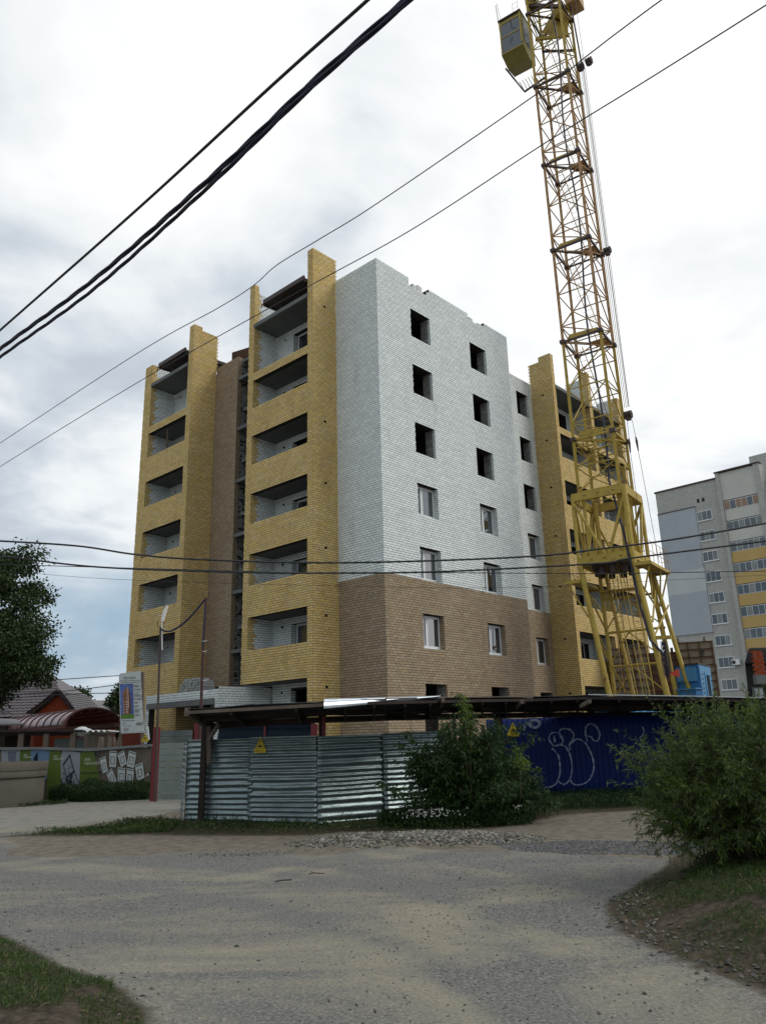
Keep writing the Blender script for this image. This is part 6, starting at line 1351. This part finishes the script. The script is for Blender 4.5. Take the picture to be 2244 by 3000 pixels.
grass('grass', L_GRASS, 120000, .03, .085, GRS, lambda X, Y, d: ((vnoise(X + 3, Y, 1.5) + .4 * vnoise(X, Y, 5) > .86) | ((d > -.30) & (vnoise(X, Y, 2.5) > .4))) & (X > -4.5), 'patchy grass at the lower left corner', edge=.04)
grass('grass', FENCE_GRASS, 110000, .04, .12, GRS, lambda X, Y, d: (rng.random(len(X)) < .35 + sstep(0, -1.0, d)) & (Y < 23) & (vnoise(X, Y, 1.1) > .22), 'grass verge along the fences', edge=.1)
WD = [np.array(p) for p in [(-5.6, 16.7), (-4.2, 16.4), (-1.5, 15.8), (-.2, 16.2), (2.0, 15.2), (4, 17.6), (9, 19.3), (9, 20.1), (4, 20.9), (1.2, 17.6), (-1.47, 16.2), (-4.4, 17.4), (-5.6, 18.2)]]
grass('weeds', WD, 26000, .10, .34, GRD, lambda X, Y, d: vnoise(X, Y, 2.3) > .40, 'tall dark weeds against the foot of the fences', wf=.05, upr=1.5)
BW = [np.array(p) for p in [(-11.2, 25.0), (-9.2, 24.2), (-7.4, 24.6), (-7.3, 26.1), (-11.5, 26.1)]]
def bushy(name, poly, n, hmax, m, label, sz=.06):
    X, Y = scatter([np.array(q) for q in poly], n, None); Hh = hmax * (.35 + .9 * vnoise(X, Y, 1.9)); Z = rng.random(len(X)) ** .8 * Hh
    return leaves(name, np.stack([X, Y, Z], -1), rng.normal(size=(len(X), 3)) + [0, -.2, .5], rng.uniform(.6, 1.5, len(X)) * sz, sz * .4, m, None, kind='stuff', label=label)
def scatter2(poly, n):
    Pg = np.array(poly); lo = Pg.min(0); hi = Pg.max(0); X = rng.uniform(lo[0], hi[0], n); Y = rng.uniform(lo[1], hi[1], n); k = poly_dist(X, Y, poly) < 0; return X[k], Y[k]
scatter = lambda poly, n, mask=None, edge=0.0: scatter2(poly, n)
bushy('weeds', [(-10.6, 25.4), (-9.0, 24.9), (-7.4, 25.1), (-7.3, 26.1), (-10.8, 26.1)], 30000, .55, GRD, 'dark tangled weeds at the foot of the banner fence')
bushy('weeds', [(-12.2, 23.2), (-10.6, 23.6), (-9.6, 24.4), (-9.8, 25.0), (-11, 24.4)], 5000, .16, GRD, 'low weeds around the concrete rings')
bushy('weeds', [(-6.9, 15.9), (-5.0, 15.5), (-4.2, 15.7), (-4.3, 16.9), (-5.2, 17.2)], 9000, .17, GRS, 'weed clump in front of the wooden canopy post', .05)
bushy('weeds', [(-.3, 15.8), (.4, 15.1), (2.6, 15.3), (2.9, 16.6), (-.1, 16.8)], 30000, .42, GRD, 'dense weeds under the maple shrub', .05)
bushy('weeds', [(3.2, 17.6), (4.5, 18.2), (9, 18.6), (9, 20.2), (3.2, 21)], 22000, .28, GRD, 'dark weeds under the blue fence', .06)
bushy('weeds', [(3.0, 8.9), (3.5, 8.2), (4.6, 8.0), (5.2, 9.4), (3.6, 9.8)], 14000, .26, GRD, 'dark weeds added under the willow bush to deepen its shade', .045)  # added clump, its dark leaves stand in for shade below the willow
bushy('weeds', [(-5.2, 15.9), (-4.0, 15.6), (-.2, 15.0), (1.6, 14.9), (1.6, 15.5), (-1.4, 16.1), (-4.3, 17.1)], 5000, .14, GRS, 'sparse trampled weeds on the verge before the grey fence', .05)
FLW = mat('white_flower', (.55, .56, .52), rough=.8); P_ = []
for i in range(110):
    c_ = np.array([rng.normal(.62, .30), 15.05 + rng.normal() * .12, .22 + .14 * rng.random()])
    if rng.random() < .1: c_ = np.array([2.35 + rng.normal() * .05, 15.2, .35 + rng.normal() * .03])
    P_.append(c_)
leaves('flowers', np.repeat(np.array(P_), 4, 0), rng.normal(size=(440, 3)) + [0, -.3, .2], .022, .016, FLW, None, kind='stuff', label='small white flowers in the weeds by the shrub')

# ---- stones
ICO = None
def ico():
    t = (1 + 5 ** .5) / 2; v = np.array([(-1, t, 0), (1, t, 0), (-1, -t, 0), (1, -t, 0), (0, -1, t), (0, 1, t), (0, -1, -t), (0, 1, -t), (t, 0, -1), (t, 0, 1), (-t, 0, -1), (-t, 0, 1)], float); v /= np.linalg.norm(v[0])
    f = np.array([(0, 11, 5), (0, 5, 1), (0, 1, 7), (0, 7, 10), (0, 10, 11), (1, 5, 9), (5, 11, 4), (11, 10, 2), (10, 7, 6), (7, 1, 8), (3, 9, 4), (3, 4, 2), (3, 2, 6), (3, 6, 8), (3, 8, 9), (4, 9, 5), (2, 4, 11), (6, 2, 10), (8, 6, 7), (9, 8, 1)]); return v, f
IV, IF = ico(); OV = np.array([(1, 0, 0), (-1, 0, 0), (0, 1, 0), (0, -1, 0), (0, 0, 1), (0, 0, -1)], float); OF = np.array([(0, 2, 4), (2, 1, 4), (1, 3, 4), (3, 0, 4), (2, 0, 5), (1, 2, 5), (3, 1, 5), (0, 3, 5)])
def stones(name, X, Y, s, m, label, octa=False, up=.3, parent=None, kind='stuff'):
    n = len(X); v, f = (OV, OF) if octa else (IV, IF); k = len(v)
    sc = s[:, None] * rng.uniform(.55, 1.25, (n, 3)) * [1, 1, .65]; V = v[None] * sc[:, None, :] * rng.uniform(.8, 1.2, (n, k, 1))
    a = rng.uniform(0, 6.28, n); ca, sa = np.cos(a)[:, None], np.sin(a)[:, None]; V = np.stack([V[..., 0] * ca - V[..., 1] * sa, V[..., 0] * sa + V[..., 1] * ca, V[..., 2] + .35 * V[..., 0] * rng.normal(size=(n, 1))], -1)
    V[..., 0] += X[:, None]; V[..., 1] += Y[:, None]; V[..., 2] += (ground_h(X, Y) + s * up)[:, None]
    F = (f[None] + (np.arange(n) * k)[:, None, None]).reshape(-1, 3); return arrays_obj(name, V.reshape(-1, 3), F, m, parent, kind=kind, label=label)
STW = mat('pale_broken_stone', (.21, .20, .175), (.12, .112, .095), 3, .9, rnd=1.3); STG = mat('grey_gravel', (.15, .155, .16), (.10, .10, .105), 3, .9, rnd=.9); STD = mat('dark_road_chip', (.07, .068, .065), (.14, .13, .11), 2, .9, rnd=1.1)
n = 9000; X = .5 + rng.normal(size=n) * .95; Y = 13.5 + rng.normal(size=n) * .42; k = (np.abs((X - .35) / 1.9) ** 2 + np.abs((Y - 13.5) / .85) ** 2) < 1.25; X, Y = X[k], Y[k]
stones('rubble', X, Y, rng.uniform(.008, .030, len(X)) * (rng.random(len(X)) ** 1.2 * 1.1 + .35), STW, 'low heap of pale broken stone at the road edge', up=.35)
n = 9000; X = rng.uniform(1.4, 5.0, n); Y = rng.uniform(10.6, 13.4, n); k = (((X - 3.1) / 1.6) ** 2 + ((Y - 12.2 + .25 * (X - 3)) / .8) ** 2) < .8 + .4 * vnoise(X, Y, 2); X, Y = X[k], Y[k]
stones('gravel', X, Y, rng.uniform(.008, .022, len(X)), STG, 'flat patch of grey gravel right of the stone heap', True, .3)
n = 500; X = -2.3 + rng.normal(size=n) * .4; Y = 12.6 + rng.normal(size=n) * .12; stones('rubble', X, Y, rng.uniform(.006, .016, n), STW, 'thin strip of pale rubble left of the stone heap', up=.3)
n = 9000; X = rng.uniform(-5, 4.5, n); Y = rng.uniform(4.2, 12.5, n) ; dens = .15 + .85 * np.exp(-((X - .9) / 1.3) ** 2 - ((Y - 8.4) / 2.2) ** 2) + .35 * (vnoise(X, Y, .9) > .6); k = (rng.random(n) < dens * .75) & (poly_dist(X, Y, R_GRASS) > 0) & (poly_dist(X, Y, L_GRASS) > 0); X, Y = X[k], Y[k]
stones('road_grit', X, Y, rng.uniform(.004, .0115, len(X)) * (1 + (rng.random(len(X)) > .97) * .9), STD, 'loose dark chippings strewn over the road', True, .25)
n = 2600; X = rng.uniform(1.7, 4.5, n); Y = rng.uniform(5, 8.8, n); d_ = poly_dist(X, Y, R_GRASS); k = np.abs(d_ + .1) < .26 * rng.random(n) + .08; X, Y = X[k], Y[k]; stones('bank_stones', X, Y, rng.uniform(.008, .026, len(X)), STD, 'earthy clods and pebbles along the eroded bank', True, .25)
n = 1500; X = rng.uniform(-4, -.9, n); Y = rng.uniform(4, 7.5, n); d_ = poly_dist(X, Y, L_GRASS); k = np.abs(d_ - .02) < .24 * rng.random(n) + .05; X, Y = X[k], Y[k]; stones('bank_stones', X, Y, rng.uniform(.006, .018, len(X)), STD, 'small clods along the lower left verge edge', True, .25)
q = MB(); a = atz(805, 2584, .02); q.tube([a, a + [.10, .02, .01], a + [.2, .0, .015]], .008, 5); prop(q.build('stick', BARK), 'short dark stick lying on the road', 'stick')
q = MB(); a = atz(905, 2562, .02); q.tube([a, a + [.06, -.05, .02], a + [.2, -.1, .015]], .006, 5); q.tube([a + [.06, -.05, .02], a + [.02, .03, .03]], .004, 4); prop(q.build('twig', BARK), 'forked twig lying on the road right of the stick', 'twig')

# prop pole inside a loggia and loose clutter
q = MB(); a = bpt(U2 + .15, 14.2, 17.0 - 2.8 + .05); q.bar(bpt(U2 + .2, 14.25, 15.35), bpt(U2 + .25, 14.35, 17.9), .07); q.bar(bpt(U2 + .2, 14.1, 16.6), bpt(U2 + .2, 14.5, 16.6), .1); prop(q.build('prop_pole', WOOD), 'pale timber prop standing in the upper loggia of the far left tower', 'timber prop')
bpy.context.view_layer.update(); dg = bpy.context.evaluated_depsgraph_get()
for o in FONTS + [x for x in list(COL.objects) if x.type == 'FONT' and x not in FONTS]:
    me = bpy.data.meshes.new_from_object(o.evaluated_get(dg)); n_ = bpy.data.objects.new('lettering' if o.name.startswith('lettering') else 'numeral', me); COL.objects.link(n_); n_.parent = o.parent; n_.location = o.location; n_.rotation_euler = o.rotation_euler
    bpy.data.objects.remove(o)
